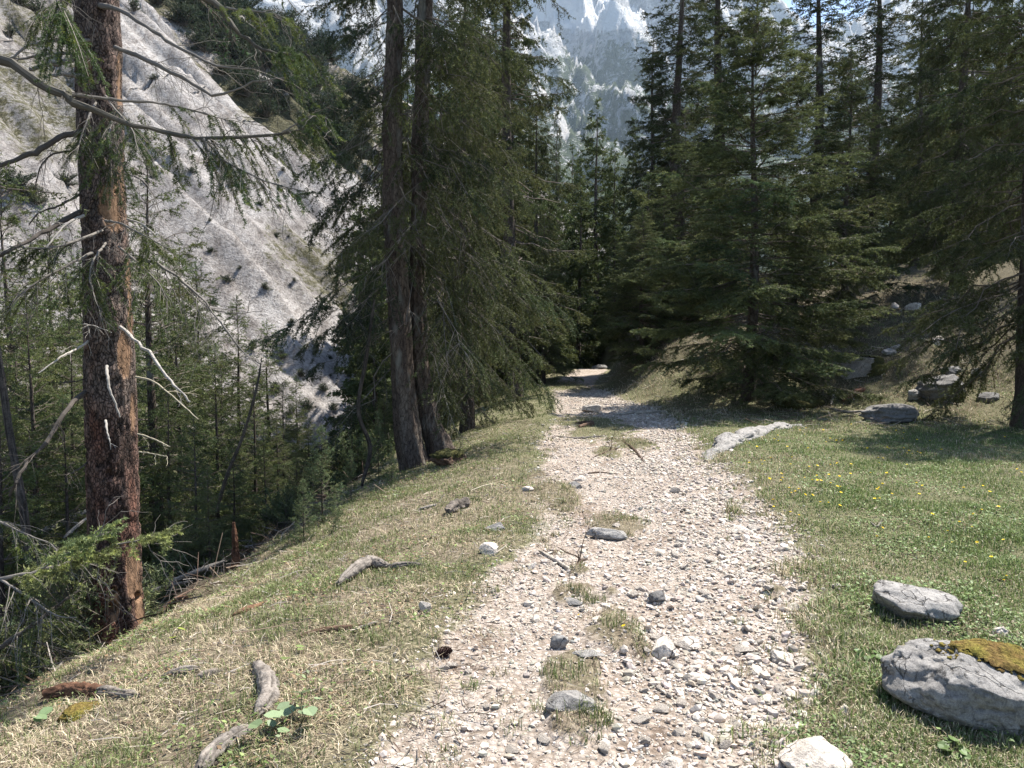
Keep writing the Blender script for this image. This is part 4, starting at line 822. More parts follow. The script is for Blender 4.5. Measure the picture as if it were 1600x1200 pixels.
def cover(o, mt, name, cx, cy, rx, ry, seed, thick=.012, label=None, zmin=.0):
    """a cushion of moss grown over part of the rock's own surface"""
    me = o.data; n = len(me.vertices); co = np.zeros(n * 3, np.float32); me.vertices.foreach_get('co', co); co = co.reshape(-1, 3).astype(float); dims = np.abs(co).max(0)
    fc = np.zeros(len(me.polygons) * 3, np.int32); me.loops.foreach_get('vertex_index', fc); fc = fc.reshape(-1, 3)
    e = ((co[:, 0] / dims[0] - cx) / rx) ** 2 + ((co[:, 1] / dims[1] - cy) / ry) ** 2 + (fbm(co * 9 + seed, 4, seed) - .5) * 1.4
    e = e + np.where(co[:, 2] > zmin * dims[2], 0, 9); h = 1 - smooth(.5, 1.0, e); sel = fc[(h[fc].min(1) > .02)]
    if not len(sel): return
    nn = fbm(co * 60, 3, seed + 1); v = co + unit(co * np.array([.5, .5, 1.6])) * (thick * (h ** .5) * (.35 + 1.3 * nn) + .001)[:, None]
    us, inv = np.unique(sel, return_inverse=True); B = G(); B.add(v[us], inv.reshape(-1, 3)); return tag(B.build(name, [mt], o, True), label)
b1 = rock(1598, 1150, 330, 165, 'big cracked grey boulder with a yellow moss cushion at the right frame edge', M_ROCKG, 3, 'boulder', depth=.6, sink=.22, n=6, cuts=7, rough=.10, cracks=.06, rz=-.3, tilt=(.16, .06))
cover(b1, M_MOSS, 'moss_cushion', .10, .12, .50, .42, 5, .022, zmin=.3); crumbs(b1, M_MOSS, 'moss_crumbs', .10, .12, .50, .42, 5)
rock(1455, 978, 150, 74, 'smooth grey boulder lying in the grass above the big mossy boulder', M_ROCKG, 8, 'boulder', depth=.8, sink=.3, cuts=7, rough=.08, rz=.2, tilt=(.1, .08))
rock(1283, 1215, 118, 78, 'flat topped pale block at the bottom edge of the photo', M_ROCKP, 21, 'boulder', depth=.9, sink=.3, cuts=8, rough=.08, rz=.1)
rock(893, 1112, 88, 55, 'rounded grey stone in the grassy middle strip of the path', M_ROCKG, 13, depth=.75, sink=.3, cuts=8, rough=.07)
rock(1042, 1032, 46, 42, 'upright pale stone with a dark shaded face in the middle of the path', M_ROCKP, 44, depth=.9, sink=.15, cuts=12, rough=.06, tilt=(.25, .15), sm=False)
rock(1074, 1020, 48, 30, 'blunt tan stone leaning on the upright pale stone', M_ROCKP, 35, depth=.8, sink=.2, cuts=11, rough=.07)
rock(1027, 945, 34, 24, 'dark rounded stone lying alone in the path', M_ROCKD, 16, depth=.9, sink=.12, cuts=7, rough=.1)
rock(955, 845, 78, 22, 'long low grey slab at the edge of the far grass tuft in the path', M_ROCKG, 57, depth=.45, sink=.3, cuts=6, rough=.08, rz=-.25)
rock(766, 868, 36, 22, 'bright white angular stone in the grass left of the path', M_ROCKP, 18, depth=.8, sink=.2, cuts=11, rough=.06, sm=False)
rock(663, 958, 20, 23, 'small white upright stone in the dry grass', M_ROCKP, 29, depth=.7, sink=.2, cuts=11, rough=.06, sm=False)
rock(876, 1016, 34, 30, 'grey wedge shaped stone at the left of the grassy strip', M_ROCKG, 20, depth=.8, sink=.3, cuts=9)
rock(918, 1030, 60, 15, 'flat grey slab sunk in the path beside the wedge shaped stone', M_ROCKG, 31, depth=.6, sink=.45, cuts=6, rz=-.3)
rock(893, 948, 38, 13, 'small grey stone under the upper tuft of the grassy strip', M_ROCKG, 22, depth=.6, sink=.3, cuts=9)
oq = []
for (px, py, r_) in [(1104, 722, 4), (1114, 713, 13), (1126, 706, 10), (1142, 696, 19), (1160, 688, 13), (1176, 682, 17), (1200, 674, 9), (1220, 670, 13), (1236, 667, 6), (1252, 665, 3)]:
    p = hit(px, py); r_ *= kd(p); oq.append([p[0], p[1] + r_ * .5, p[2] - r_ * .02, r_])
oq = resample(np.array(oq), 120); v, f = tubes(oq[None, :, :3], oq[None, :, 3], 64); d_ = v - np.repeat(oq[:, :3], 64, 0); rr = np.linalg.norm(d_, axis=1); d_ = d_ * np.array([1.3, 1.3, .9])
nf = fbm(v * 2.2, 4, 640) - .5; fc = np.abs(fbm(v * np.array([4, 4, 7]), 4, 641) * 2 - 1); fi = fbm(v * 16, 4, 642) - .5
v = np.repeat(oq[:, :3], 64, 0) + d_ * (1 + nf * .9 - .55 * (.35 - np.minimum(fc, .35)) / .35 * .5 + fi * .3)[:, None]
B = G(); B.add(v, f); tag(B.build('outcrop', [M_ROCKG], None, True), 'long low grey rock outcrop curving between the path and the meadow', 'rock')
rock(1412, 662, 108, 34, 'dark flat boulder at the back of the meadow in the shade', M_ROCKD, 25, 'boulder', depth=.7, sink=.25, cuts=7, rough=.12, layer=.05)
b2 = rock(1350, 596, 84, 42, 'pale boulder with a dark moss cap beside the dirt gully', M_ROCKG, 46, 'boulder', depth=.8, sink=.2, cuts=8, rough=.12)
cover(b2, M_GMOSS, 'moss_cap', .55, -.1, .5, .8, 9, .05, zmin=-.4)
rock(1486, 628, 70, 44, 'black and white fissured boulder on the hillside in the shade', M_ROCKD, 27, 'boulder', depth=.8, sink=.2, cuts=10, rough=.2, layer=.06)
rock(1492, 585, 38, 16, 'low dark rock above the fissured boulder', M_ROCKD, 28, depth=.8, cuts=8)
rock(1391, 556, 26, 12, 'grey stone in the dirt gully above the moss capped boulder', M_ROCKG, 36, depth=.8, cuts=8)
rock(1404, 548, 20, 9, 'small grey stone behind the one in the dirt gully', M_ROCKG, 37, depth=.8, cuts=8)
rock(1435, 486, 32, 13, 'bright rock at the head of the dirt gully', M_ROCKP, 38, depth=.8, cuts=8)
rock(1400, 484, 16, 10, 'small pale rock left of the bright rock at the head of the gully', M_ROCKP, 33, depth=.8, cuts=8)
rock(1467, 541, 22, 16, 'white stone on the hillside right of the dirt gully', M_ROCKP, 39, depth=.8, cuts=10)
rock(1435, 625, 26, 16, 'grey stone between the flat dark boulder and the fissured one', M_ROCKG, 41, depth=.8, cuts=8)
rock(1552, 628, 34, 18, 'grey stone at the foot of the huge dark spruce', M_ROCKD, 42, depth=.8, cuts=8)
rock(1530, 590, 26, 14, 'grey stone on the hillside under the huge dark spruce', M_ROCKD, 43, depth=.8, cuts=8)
rock(930, 645, 42, 15, 'pale rock lying in front of the far bend of the path', M_ROCKP, 49, depth=.6, sink=.25, cuts=8)
rock(940, 577, 30, 8, 'dark rock on the crest where the path disappears', M_ROCKD, 50, depth=.8, cuts=7)
rock(825, 768, 20, 9, 'little white stone in the grass left of the path', M_ROCKP, 51, depth=.8, cuts=10)
rock(1225, 1038, 46, 25, 'angular tan stone at the right edge of the path', M_ROCKP, 52, depth=.8, cuts=11, sm=False)
rock(1256, 1040, 30, 14, 'flat stone touching the angular tan one', M_ROCKP, 53, depth=.8, cuts=11, sm=False)
rock(1281, 975, 40, 18, 'tan wedge stone in the bare earth beside the meadow', M_ROCKP, 54, depth=.8, cuts=11)
rock(1272, 1105, 28, 16, 'pale stone in the grass between the path and the big mossy boulder', M_ROCKP, 55, depth=.8, cuts=11)
rock(1568, 998, 26, 22, 'small white stone behind the big mossy boulder', M_ROCKP, 56, depth=.8, cuts=10)
rock(1590, 1006, 26, 14, 'small grey stone right of the white one behind the big mossy boulder', M_ROCKG, 58, depth=.8, cuts=10)
rock(776, 830, 34, 18, 'half buried grey stone near the weathered stump', M_ROCKG, 59, depth=.8, sink=.45, cuts=8)
rock(1052, 1205, 40, 26, 'yellowish stone at the bottom edge of the path', M_ROCKP, 61, depth=.9, cuts=9)
rock(625, 1203, 42, 18, 'pale stone at the bottom left corner of the path', M_ROCKP, 62, depth=.9, cuts=10)
rock(1100, 1068, 52, 20, 'flat whitish slab sunk into the path gravel', M_ROCKP, 63, depth=.7, sink=.5, cuts=8)
rock(379, 842, 14, 26, 'grey white rock behind the thin broken snag', M_ROCKP, 65, depth=.8, cuts=9)
rock(908, 752, 24, 12, 'tan stone by the green grass wedge in the path', M_ROCKP, 71, depth=.8, cuts=10)
rock(1160, 832, 40, 11, 'flat tan slab in the right half of the path', M_ROCKP, 72, depth=.6, sink=.4, cuts=9)
rock(900, 764, 30, 14, 'half sunk grey stone on the right of the green grass wedge', M_ROCKG, 73, depth=.7, sink=.4, cuts=9)
GP = 'loose pale stones lying in the path gravel'
base_st = []
for i in range(8):
    v, f = rock_shape(700 + i, (1, .8, .62), 4, 12, .07); B = G(); B.add(v, f); base_st.append(B.mesh('stone', [M_ROCKP], False))
rng = np.random.default_rng(21)
spots = [(1003, 1132, 30), (1035, 1115, 30), (849, 1163, 26), (1055, 872, 22), (945, 1178, 28), (1110, 880, 24), (1158, 975, 22), (1190, 965, 18), (1165, 1022, 30), (1188, 1008, 18), (1010, 1165, 24), (1065, 1105, 22), (1150, 1140, 26), (1120, 1095, 22), (1200, 1150, 24), (1215, 1170, 26), (1085, 905, 16), (1070, 890, 20), (1100, 930, 18), (1130, 870, 16), (1180, 830, 22), (1160, 830, 14), (1060, 855, 16), (1105, 935, 18), (1165, 905, 14), (705, 1045, 22), (692, 1050, 22), (730, 1055, 18), (1310, 920, 20), (1240, 925, 18), (990, 935, 22), (1245, 955, 28), (800, 1178, 22), (780, 1080, 16), (830, 1050, 14), (760, 1110, 16), (690, 1105, 18), (1135, 1170, 24), (1090, 1150, 26), (1060, 1150, 24), (1180, 1100, 20), (1140, 1060, 20), (1210, 1000, 18), (1220, 1085, 22)]
for _ in range(46):
    y = rng.uniform(730, 1190); xl, xr = np.interp(y, [720, 800, 900, 1000, 1200], [880, 900, 960, 1010, 1000]), np.interp(y, [720, 800, 900, 1000, 1200], [1090, 1190, 1240, 1240, 1220]); spots.append((rng.uniform(xl, xr), y, rng.uniform(8, 20)))
for i, (px, py, s) in enumerate(spots):
    p = hit(px, py); o = link('stone', base_st[i % 8]); sz = s * kd(p)
    o.location = (p[0], p[1] + sz * .3, gz(p[0], p[1] + sz * .3) + sz * .12); o.scale = (sz, sz * rng.uniform(.8, 1.2), sz * rng.uniform(.7, 1.1)); o.rotation_euler = (rng.normal(0, .2), rng.normal(0, .2), rng.uniform(0, 6)); tag(o, 'loose pale hand sized stone in the gravel of the path', 'stone', GP)

# gravel
rng = np.random.default_rng(33)
v0, f0 = ico(1)
def scatter_stones(B, x, y, size, rng, col, sinkf=.15):
    n = len(x); V = v0[None] * rng.uniform(.62, 1.15, (n, 12, 1)); a = rng.uniform(0, 2 * pi, n); sc = np.stack([size * .5, size * .5 * rng.uniform(.55, 1, n), size * .5 * rng.uniform(.35, .75, n)], -1)
    tl = rng.normal(0, .25, (n, 2)); V = V * sc[:, None]; V[..., 2] += V[..., 0] * tl[:, :1] + V[..., 1] * tl[:, 1:]
    X = V[..., 0] * np.cos(a)[:, None] - V[..., 1] * np.sin(a)[:, None]; Yv = V[..., 0] * np.sin(a)[:, None] + V[..., 1] * np.cos(a)[:, None]
    z = g(x, y) + sc[:, 2] * (1 - 2 * sinkf) * .6
    W = np.stack([X + x[:, None], Yv + y[:, None], V[..., 2] + z[:, None]], -1); f = (f0[None] + (np.arange(n) * 12)[:, None, None]).reshape(-1, 3)
    B.add(W.reshape(-1, 3), f, 0, np.repeat(col, 12, axis=0))
B = G()
n = 150000; d = 2.2 * (24 / 2.2) ** rng.random(n); y = d; xl, xr = Lw(y) - .25, Rw(y) + .35; x = xl + (xr - xl) * rng.random(n)
area_w = (xr - xl) * d; keep = (rng.random(n) < pmask(x, y) ** 1.1 * (.5 + .5 * smooth(.38, .58, n2(x, y, 1.7, 46, 3))) + .03) & (rng.random(n) < np.clip(area_w / 12, .25, 1))
x, y = x[keep], y[keep]; coarse = .6 + .6 * smooth(-.3, .5, (x - Lw(y)) / (Rw(y) - Lw(y)) - .42) * (n2(x, y, 1.5, 45, 2) + .3)
size = np.clip(.0112 * np.exp(rng.normal(0, .68, len(x))) * coarse * (1 + y * .05), .006, .075)
cb = np.array([.44, .395, .345]) * np.exp(rng.normal(0, .19, (len(x), 1))) * (1 + rng.normal(0, .035, (len(x), 3)) * np.array([1, .3, -1])); cb = np.clip(cb, .08, .72)
scatter_stones(B, x, y, size, rng, cb); tag(B.build('gravel', [M_GRAVEL]), 'loose pale limestone gravel covering the path', 'gravel', kind='stuff')
#@@WOOD
# ------------------------------------------------------------------ dead wood
def log(pts, rpx, label, m, seed, name='fallen_branch', cat='dead wood', lift=.6, K=64, sides=32, rough=.3, tint=(1, 1, 1), taper=.75, group=None, twigs=0):
    Q = []
    for p in pts:
        h = hit(p[0], p[1], True) if len(p) == 2 else at(*p); Q.append(h)
    Q = np.array(Q); k = kd(Q); r = np.asarray(rpx if hasattr(rpx, '__len__') else np.linspace(rpx, rpx * taper, len(Q))) * k
    for i, p in enumerate(pts):
        if len(p) == 2: Q[i, 2] += r[i] * lift
    q = resample(np.column_stack([Q, r]), K); v, f = tubes(q[None, :, :3], q[None, :, 3], sides); d = unit(v - np.repeat(q[:, :3], sides, 0)); rr = np.repeat(q[:, 3], sides)
    v = v + d * (rr * rough * ((fbm(v * 18 + seed, 3, seed) - .5) * 2 + (fbm(v * 60, 2, seed + 1) - .5)))[:, None]
    th_ = np.tile(np.arange(sides), K); al_ = np.repeat(np.cumsum(np.concatenate([[0], np.linalg.norm(np.diff(q[:, :3], axis=0), axis=1)])), sides)
    gr = fbm(np.stack([np.cos(th_ * 2 * pi / sides) * 4.5, np.sin(th_ * 2 * pi / sides) * 4.5, al_ * 3.0], -1) + seed, 4, seed + 4); cr = smooth(.56, .66, gr)
    jag = fbm(np.stack([np.cos(th_ * 2 * pi / sides) * 2, np.sin(th_ * 2 * pi / sides) * 2, 0 * al_], -1) + seed, 2, seed + 6) - .5
    endw = np.repeat(np.maximum(smooth(.85, 1, np.linspace(0, 1, K)), smooth(.15, 0, np.linspace(0, 1, K))), sides)
    tang = np.repeat(unit(np.gradient(q[:, :3], axis=0)), sides, 0); sgn = np.repeat(np.where(np.arange(K) < K / 2, -1., 1.), sides)
    v = v - d * (rr * .30 * cr)[:, None] + d * (rr * .25 * (gr - .5))[:, None] + tang * (sgn * endw * jag * rr * 3.2)[:, None] - d * (rr * endw * .35)[:, None]
    B = G(); B.add(v, f, 0, np.asarray(tint) * (1.15 - .75 * cr - .5 * smooth(.5, .3, gr))[:, None])
    for e, s_ in ((0, 0), (len(v) - sides, 1)):
        ring = v[e:e + sides]; cc = ring.mean(0) + (q[0, :3] - q[3, :3] if s_ == 0 else q[-1, :3] - q[-4, :3]) * .05; j = np.arange(sides); fi = np.stack([j, (j + 1) % sides, np.full(sides, sides)], 1)
        B.add(np.vstack([ring, cc]), fi if s_ else fi[:, ::-1], 0, np.asarray(tint) * .8)
    rng = np.random.default_rng(seed)
    for _ in range(twigs):
        i = rng.integers(2, K - 1); p = q[i, :3]; dd = unit(rng.normal(size=3) + np.array([0, 0, .6])); l = rng.uniform(.1, .4); s = np.linspace(0, 1, 5)[:, None]
        T = p + dd * l * s + np.vstack([np.zeros((1, 3)), rng.normal(0, .03 * l, (4, 3))]); vv, ff = tubes(T[None], np.linspace(.006, .0015, 5)[None], 4); B.add(vv, ff, 0, np.asarray(tint))
    return tag(B.build(name, [m], None, True), label, cat, group)
log([(528, 918), (553, 903), (578, 892), (605, 893)], [5, 9, 10, 7], 'weathered grey log end arching out of the dry grass on the bank', M_GREYWOOD, 1, 'fallen_log', lift=1.4)
log([(607, 893), (632, 890), (657, 887)], [5, 6, 4], 'thin dark grey branch continuing right of the arching log end', M_GREYWOOD, 2, tint=(.7, .7, .7), lift=1.2)
log([(398, 1040), (412, 1058), (420, 1082), (416, 1105), (400, 1125)], [8, 13, 16, 15, 10], 'gnarled grey root curving out of the dry grass at the lower left', M_GREYWOOD, 3, 'gnarled_root', rough=.3, lift=.5)
log([(310, 1215), (338, 1180), (365, 1158), (396, 1138)], [17, 16, 14, 8], 'split grey log at the bottom edge left of the path', M_GREYWOOD, 4, 'fallen_log', rough=.28, lift=.4)
o = log([(82, 1092), (105, 1086), (145, 1086), (160, 1088)], [14, 13, 12, 11], 'rotten red brown log end with yellow moss at the far lower left', M_BROWNWOOD, 5, 'fallen_log', tint=(1.05, .85, .75), rough=.45, lift=.5)
log([(155, 1088), (185, 1090), (214, 1092)], [10, 9, 7], 'bare grey end of the rotten log at the far lower left', M_GREYWOOD, 6, 'fallen_log', lift=.7)
log([(255, 1062), (280, 1056), (312, 1048)], [6, 9, 6], 'flat grey piece of wood in the dry grass of the bank', M_GREYWOOD, 7, 'wood_chunk', lift=.5)
log([(310, 1062), (330, 1056), (345, 1052)], [7, 8, 5], 'short pale piece of wood right of the flat grey one', M_GREYWOOD, 17, 'wood_chunk', lift=.4, tint=(1.3, 1.25, 1.2))
log([(698, 806), (715, 797), (732, 788)], [9, 10, 7], 'weathered grey brown stump root on the crown of the bank', M_GREYWOOD, 8, 'root_stump', tint=(.75, .72, .7), lift=.6, rough=.5)
log([(842, 863), (872, 880), (902, 899)], 3.2, 'thin pale stick lying across the path edge', M_PALEWOOD, 9, 'dead_stick', tint=(.8, .75, .68), lift=.8, rough=.15)
log([(655, 798), (668, 794), (682, 790)], 2.6, 'short pale stick in the grass of the bank', M_PALEWOOD, 10, 'dead_stick', tint=(.8, .75, .7), lift=.8, rough=.15)
log([(470, 996), (505, 988), (545, 984), (588, 976)], [4, 5, 5, 3], 'dark rotten root running along the bank', M_BROWNWOOD, 11, 'fallen_branch', lift=.5)
log([(552, 989), (570, 982), (590, 975)], 2.6, 'grey stick resting on the dark rotten root', M_GREYWOOD, 12, 'dead_stick', lift=2)
log([(360, 965), (385, 955), (418, 942)], [3, 6, 3], 'low brown root in the upper bank', M_BROWNWOOD, 14, 'fallen_branch', tint=(1.5, 1.3, 1.2), lift=.3)
log([(252, 962), (272, 948), (296, 934)], [3, 7, 4], 'curled brown slab of bark beside the peeling trunk', M_BROWNWOOD, 13, 'bark_slab', tint=(1.2, .9, .75), lift=.6)
log([(369, 895, 7.9), (368, 870, 7.9), (367, 845, 7.9), (365, 818, 7.9)], [7, 5.5, 4.5, 3], 'thin broken upright snag on the brow of the bank', M_BROWNWOOD, 15, 'broken_snag', rough=.4, tint=(1.1, .9, .8))
log([(918, 874), (905, 880), (898, 890)], [1.5, 3, 1.5], 'dark broken root end in the path beside the pale stick', M_BROWNWOOD, 16, 'root_stump', lift=.4, tint=(.55, .55, .55), twigs=4)
log([(20, 848, 9), (75, 826, 9.6), (140, 796, 10.2)], [5, 4.5, 4], 'long grey fallen stem in the ravine behind the peeling trunk', M_PALEWOOD, 18, 'fallen_log', rough=.1, tint=(.6, .58, .55), twigs=10)
log([(100, 840, 9), (125, 818, 9.4), (150, 800, 9.8)], [2.5, 2.5, 2], 'thin grey fallen stem above the long one in the ravine', M_PALEWOOD, 19, 'fallen_log', rough=.1, tint=(.6, .58, .55), twigs=6)
log([(262, 912, 8.2), (300, 896, 8.3), (352, 876, 8.5)], [4, 4, 3], 'pale bare branch lying behind the bank right of the peeling trunk', M_PALEWOOD, 20, 'fallen_branch', rough=.12, tint=(.6, .56, .5), twigs=16)
log([(232, 925, 8), (265, 915, 8.1), (300, 908, 8.2)], [3, 3, 2], 'thin bare branch below the pale one behind the bank', M_PALEWOOD, 21, 'fallen_branch', rough=.12, tint=(.5, .46, .42), twigs=16)
log([(1298, 636), (1302, 622), (1305, 612)], 2.2, 'pale stick standing in the dead brush left of the moss capped boulder', M_PALEWOOD, 22, 'dead_stick', lift=2, rough=.1, tint=(.7, .65, .6))
log([(1296, 640), (1325, 645), (1352, 643)], 2.0, 'pale stick lying at the back edge of the meadow', M_PALEWOOD, 23, 'dead_stick', lift=1, rough=.1, tint=(.7, .65, .6))
log([(1318, 632), (1338, 622), (1350, 614)], [3, 5, 3], 'brown branch in the dead brush left of the moss capped boulder', M_BROWNWOOD, 24, 'fallen_branch', lift=2, tint=(1.5, 1.2, 1.1), twigs=10)
log([(960, 650), (1000, 647), (1040, 645)], [2, 3, 2], 'pale surface root beside the far bend of the path', M_PALEWOOD, 25, 'surface_root', lift=.8, tint=(.8, .75, .68), twigs=4)
log([(905, 668), (925, 663), (900, 662)], [3, 4, 2], 'dark root lump below the grass patch at the far bend', M_BROWNWOOD, 26, 'root_stump', lift=.5)
log([(925, 716), (945, 708), (966, 700)], [1, 1.8, 1], 'dark broken root across the upper path below the far grass patch', M_BROWNWOOD, 41, 'surface_root', lift=.2, tint=(.6, .6, .6), twigs=3)
log([(975, 690), (992, 704), (1006, 722)], [1.2, 2, 1], 'crooked dark root in the right half of the upper path', M_BROWNWOOD, 42, 'surface_root', lift=.2, tint=(.6, .6, .6), twigs=4)
log([(870, 683), (900, 686), (945, 682)], [1.5, 2, 1.5], 'thin grey root running level across the left half of the upper path', M_GREYWOOD, 43, 'surface_root', lift=.6)
log([(905, 742), (935, 739), (965, 741)], [1, 1.8, 1], 'low dark root beside the green grass wedge in the path', M_BROWNWOOD, 44, 'surface_root', lift=.2, tint=(.6, .6, .6))
log([(1538, 905), (1570, 909), (1600, 907)], 1.6, 'thin dark twig in the sunny meadow at the right', M_BROWNWOOD, 27, 'dead_stick', lift=1.5, rough=.1)
log([(1360, 818), (1370, 824), (1378, 815)], 1.8, 'small forked grey twig in the middle of the meadow', M_GREYWOOD, 28, 'dead_stick', lift=1, rough=.1)
log([(409, 560, 9.6), (400, 610, 9.4), (380, 680, 9.3), (354, 745, 9.2), (338, 800, 9.2)], [1.2, 2, 2.4, 2.8, 3], 'thin dark leaning stem in the ravine right of the peeling trunk', M_GREYWOOD, 30, 'leaning_stem', rough=.1, tint=(.35, .33, .3), twigs=14)
log([(-22, 440, 8.4), (-2, 560, 8.3), (17, 690, 8.2), (34, 780, 8.1), (46, 870, 8)], [4, 5, 5.5, 6, 7], 'grey dead leaning stem at the left frame edge in the ravine', M_GREYWOOD, 31, 'dead_tree', rough=.08, tint=(.42, .40, .39), twigs=12)
log([(585, 470, 10.6), (572, 560, 10.5), (560, 640, 10.4), (578, 700, 10.4), (565, 760, 10.3)], [2.5, 3, 3, 3.5, 3.5], 'thin crooked dark stem left of the twin stemmed spruce', M_GREYWOOD, 32, 'leaning_stem', rough=.1, tint=(.3, .28, .26), twigs=12)
log([(380, 905, 7.8), (330, 915, 7.6), (270, 940, 7.4)], [3.5, 3, 2], 'bare forked branch in the brush under the broken snag', M_PALEWOOD, 33, 'fallen_branch', rough=.12, tint=(.5, .46, .42), twigs=24)
# twigs, needles and chips lying about
rng = np.random.default_rng(88); B = G()
def litter(x, y, ln, rd, cols, ang=.35):
    n = len(x); a = rng.uniform(0, 2 * pi, n); el = rng.normal(0, ang, n) * .4; dv_ = np.stack([np.cos(a) * np.cos(el), np.sin(a) * np.cos(el), np.sin(el)], -1); c = np.stack([x, y, g(x, y) + rd + np.abs(dv_[:, 2]) * ln * .5 + .004], -1)
    s_ = np.array([-1, -.1, 1.])[None, :, None]; P = c[:, None] + dv_[:, None] * s_ * (ln * .5)[:, None, None]; P[:, 1] += rng.normal(0, .06, (n, 3)) * ln[:, None]; v, f = tubes(P, rd[:, None] * np.array([[1, .9, .5]]), 3); B.add(v, f, 0, np.repeat(cols, 9, axis=0))
cl = np.array([(.30, .27, .24), (.12, .08, .06), (.20, .15, .11), (.42, .37, .30)])
n = 5200; y = 2.3 * (14 / 2.3) ** rng.random(n); x = Lw(y) + .3 - 3.6 * rng.random(n) ** .9; litter(x, y, rng.uniform(.02, .13, n) * np.exp(rng.normal(0, .4, n)), rng.uniform(.001, .003, n) * (1 + .06 * y), cl[rng.integers(0, 4, n)] * rng.uniform(.6, 1.2, (n, 1)))
n = 1500; y = 2.3 * (14 / 2.3) ** rng.random(n); x = Lw(y) - .2 + (Rw(y) - Lw(y) + .5) * rng.random(n); litter(x, y, rng.uniform(.015, .07, n), rng.uniform(.001, .002, n) * (1 + .06 * y), cl[rng.integers(0, 3, n)] * rng.uniform(.5, 1.1, (n, 1)))
n = 1500; y = rng.uniform(4, 13, n); x = Lw(y) - rng.uniform(3.0, 8, n); litter(x, y, rng.uniform(.1, .7, n), rng.uniform(.003, .009, n), cl[rng.integers(0, 3, n)] * rng.uniform(.35, .9, (n, 1)), .8)
n = 1800; y = rng.uniform(13, 26, n); x = Rw(y) + .3 + 9 * rng.random(n); litter(x, y, rng.uniform(.08, .5, n), rng.uniform(.003, .008, n), cl[rng.integers(0, 4, n)] * rng.uniform(.5, 1.1, (n, 1)), .6)
tag(B.build('forest_litter', [M_TWIG]), 'fallen twigs and wood chips strewn over the bank and forest floor', 'litter', kind='stuff')
# earth ledge and moss under the twin stems
el = rock(703, 728, 72, 30, 'overhanging brown earth ledge with moss beside the twin stemmed spruce', M_BROWNWOOD, 90, 'earth_ledge', 'earth ledge', depth=.9, sink=.25, cuts=5, rough=.45)
cover(el, M_GMOSS, 'moss_cap', -.2, -.1, .7, .8, 19, .05, zmin=.2)
rock(112, 1128, 66, 34, 'yellow brown moss hummock below the rotten log', M_MOSS, 91, 'moss_hummock', 'moss', depth=.9, sink=.5, cuts=2, rough=.3)
rock(1255, 640, 90, 30, 'mossy hummock under the low boughs of the blue green young spruce', M_GMOSS, 92, 'moss_hummock', 'moss', depth=.8, sink=.35, cuts=2, rough=.3)
# pine cone
def cone():
    B = G(); p = hit(693, 1026); n = 90; i = np.arange(n); a = i * 2.4; t = i / n; r = .024 * np.sin(pi * (t * .85 + .1)) + .004; ax = unit(np.array([.9, .3, .15])); u = unit(np.cross(ax, [0, 0, 1])); w_ = np.cross(u, ax)
    c = p + np.array([0, 0, .024]) + ax[None] * ((t - .5) * .085)[:, None]; d = np.cos(a)[:, None] * u + np.sin(a)[:, None] * w_; q0 = c + d * (r * .3)[:, None]; tip = c + d * (r * 1.15)[:, None] + ax * .007; sd_ = unit(np.cross(d, ax)) * .007
    v = np.stack([q0, c + d * (r * .9)[:, None] + sd_, tip, c + d * (r * .9)[:, None] - sd_], 1).reshape(-1, 3); b = (i * 4)[:, None]
    B.add(v, np.concatenate([b + np.array([[0, 1, 2]]), b + np.array([[0, 2, 3]])]), 0, (.06, .03, .025)); q = resample(np.array([c[0], c[n // 2], c[-1]]), 6); vv, ff = tubes(q[None], (np.array([.006, .016, .018, .016, .012, .005]))[None], 8); B.add(vv, ff, 0, (.04, .022, .018))
    tag(B.build('pine_cone', [M_TWIG]), 'dark brown cone lying at the left edge of the path', 'cone')
cone()
#@@GRASS
# ------------------------------------------------------------------ grass
def blades(B, x, y, h, wd, lean, col, rng, seg2=True, z=None):
    n = len(x); z = g(x, y) - .004 if z is None else z; a = rng.uniform(0, 2 * pi, n); dx = np.stack([np.cos(a), np.sin(a), 0 * a], -1); sd_ = np.stack([-np.sin(a), np.cos(a), 0 * a], -1) * (wd * .5)[:, None]
    p = np.stack([x, y, z], -1); le = lean[:, None]; up = np.array([0, 0, 1.])
    hm = h[:, None]; m_ = p + (dx * le * .32 + up * np.sqrt(np.maximum(.02, 1 - le ** 2)) * .62) * hm; t = p + (dx * le * .95 + up * np.maximum(.04, np.sqrt(np.maximum(.0, 1 - le ** 2)) * (1 - .35 * le))) * hm
    if seg2:
        v = np.stack([p - sd_, p + sd_, m_ + sd_ * .8, m_ - sd_ * .8, t], 1).reshape(-1, 3); b = (np.arange(n) * 5)[:, None]; f = np.concatenate([b + np.array([[0, 1, 2]]), b + np.array([[0, 2, 3]]), b + np.array([[3, 2, 4]])]); B.add(v, f, 0, np.repeat(col, 5, axis=0))
    else:
        v = np.stack([p - sd_, p + sd_, t], 1).reshape(-1, 3); B.add(v, np.arange(n * 3).reshape(-1, 3), 0, np.repeat(col, 3, axis=0))
rng = np.random.default_rng(55)
STRAW, BROWN, GRN, GRN2 = np.array([.47, .405, .285]), np.array([.26, .20, .14]), np.array([.125, .155, .055]), np.array([.20, .22, .10])
def samp(n, d0, d1, xa, xb, pw=1.0):
    y = d0 * (d1 / d0) ** (rng.random(n) ** pw); return xa(y) + (xb(y) - xa(y)) * rng.random(n), y
def pick(n, pr, cols):
    k = rng.random(n)[:, None]; out = np.zeros((n, 3)); c = 0
    for p_, cl in zip(pr, cols):
        p_ = np.broadcast_to(np.asarray(p_, float), (n,))[:, None]; out = np.where((k >= c) & (k < c + p_), cl, out); c = c + p_
    out = np.where(k >= c, cols[-1], out); return out * np.exp(rng.normal(0, .25, (n, 1)))
B = G()   # left bank
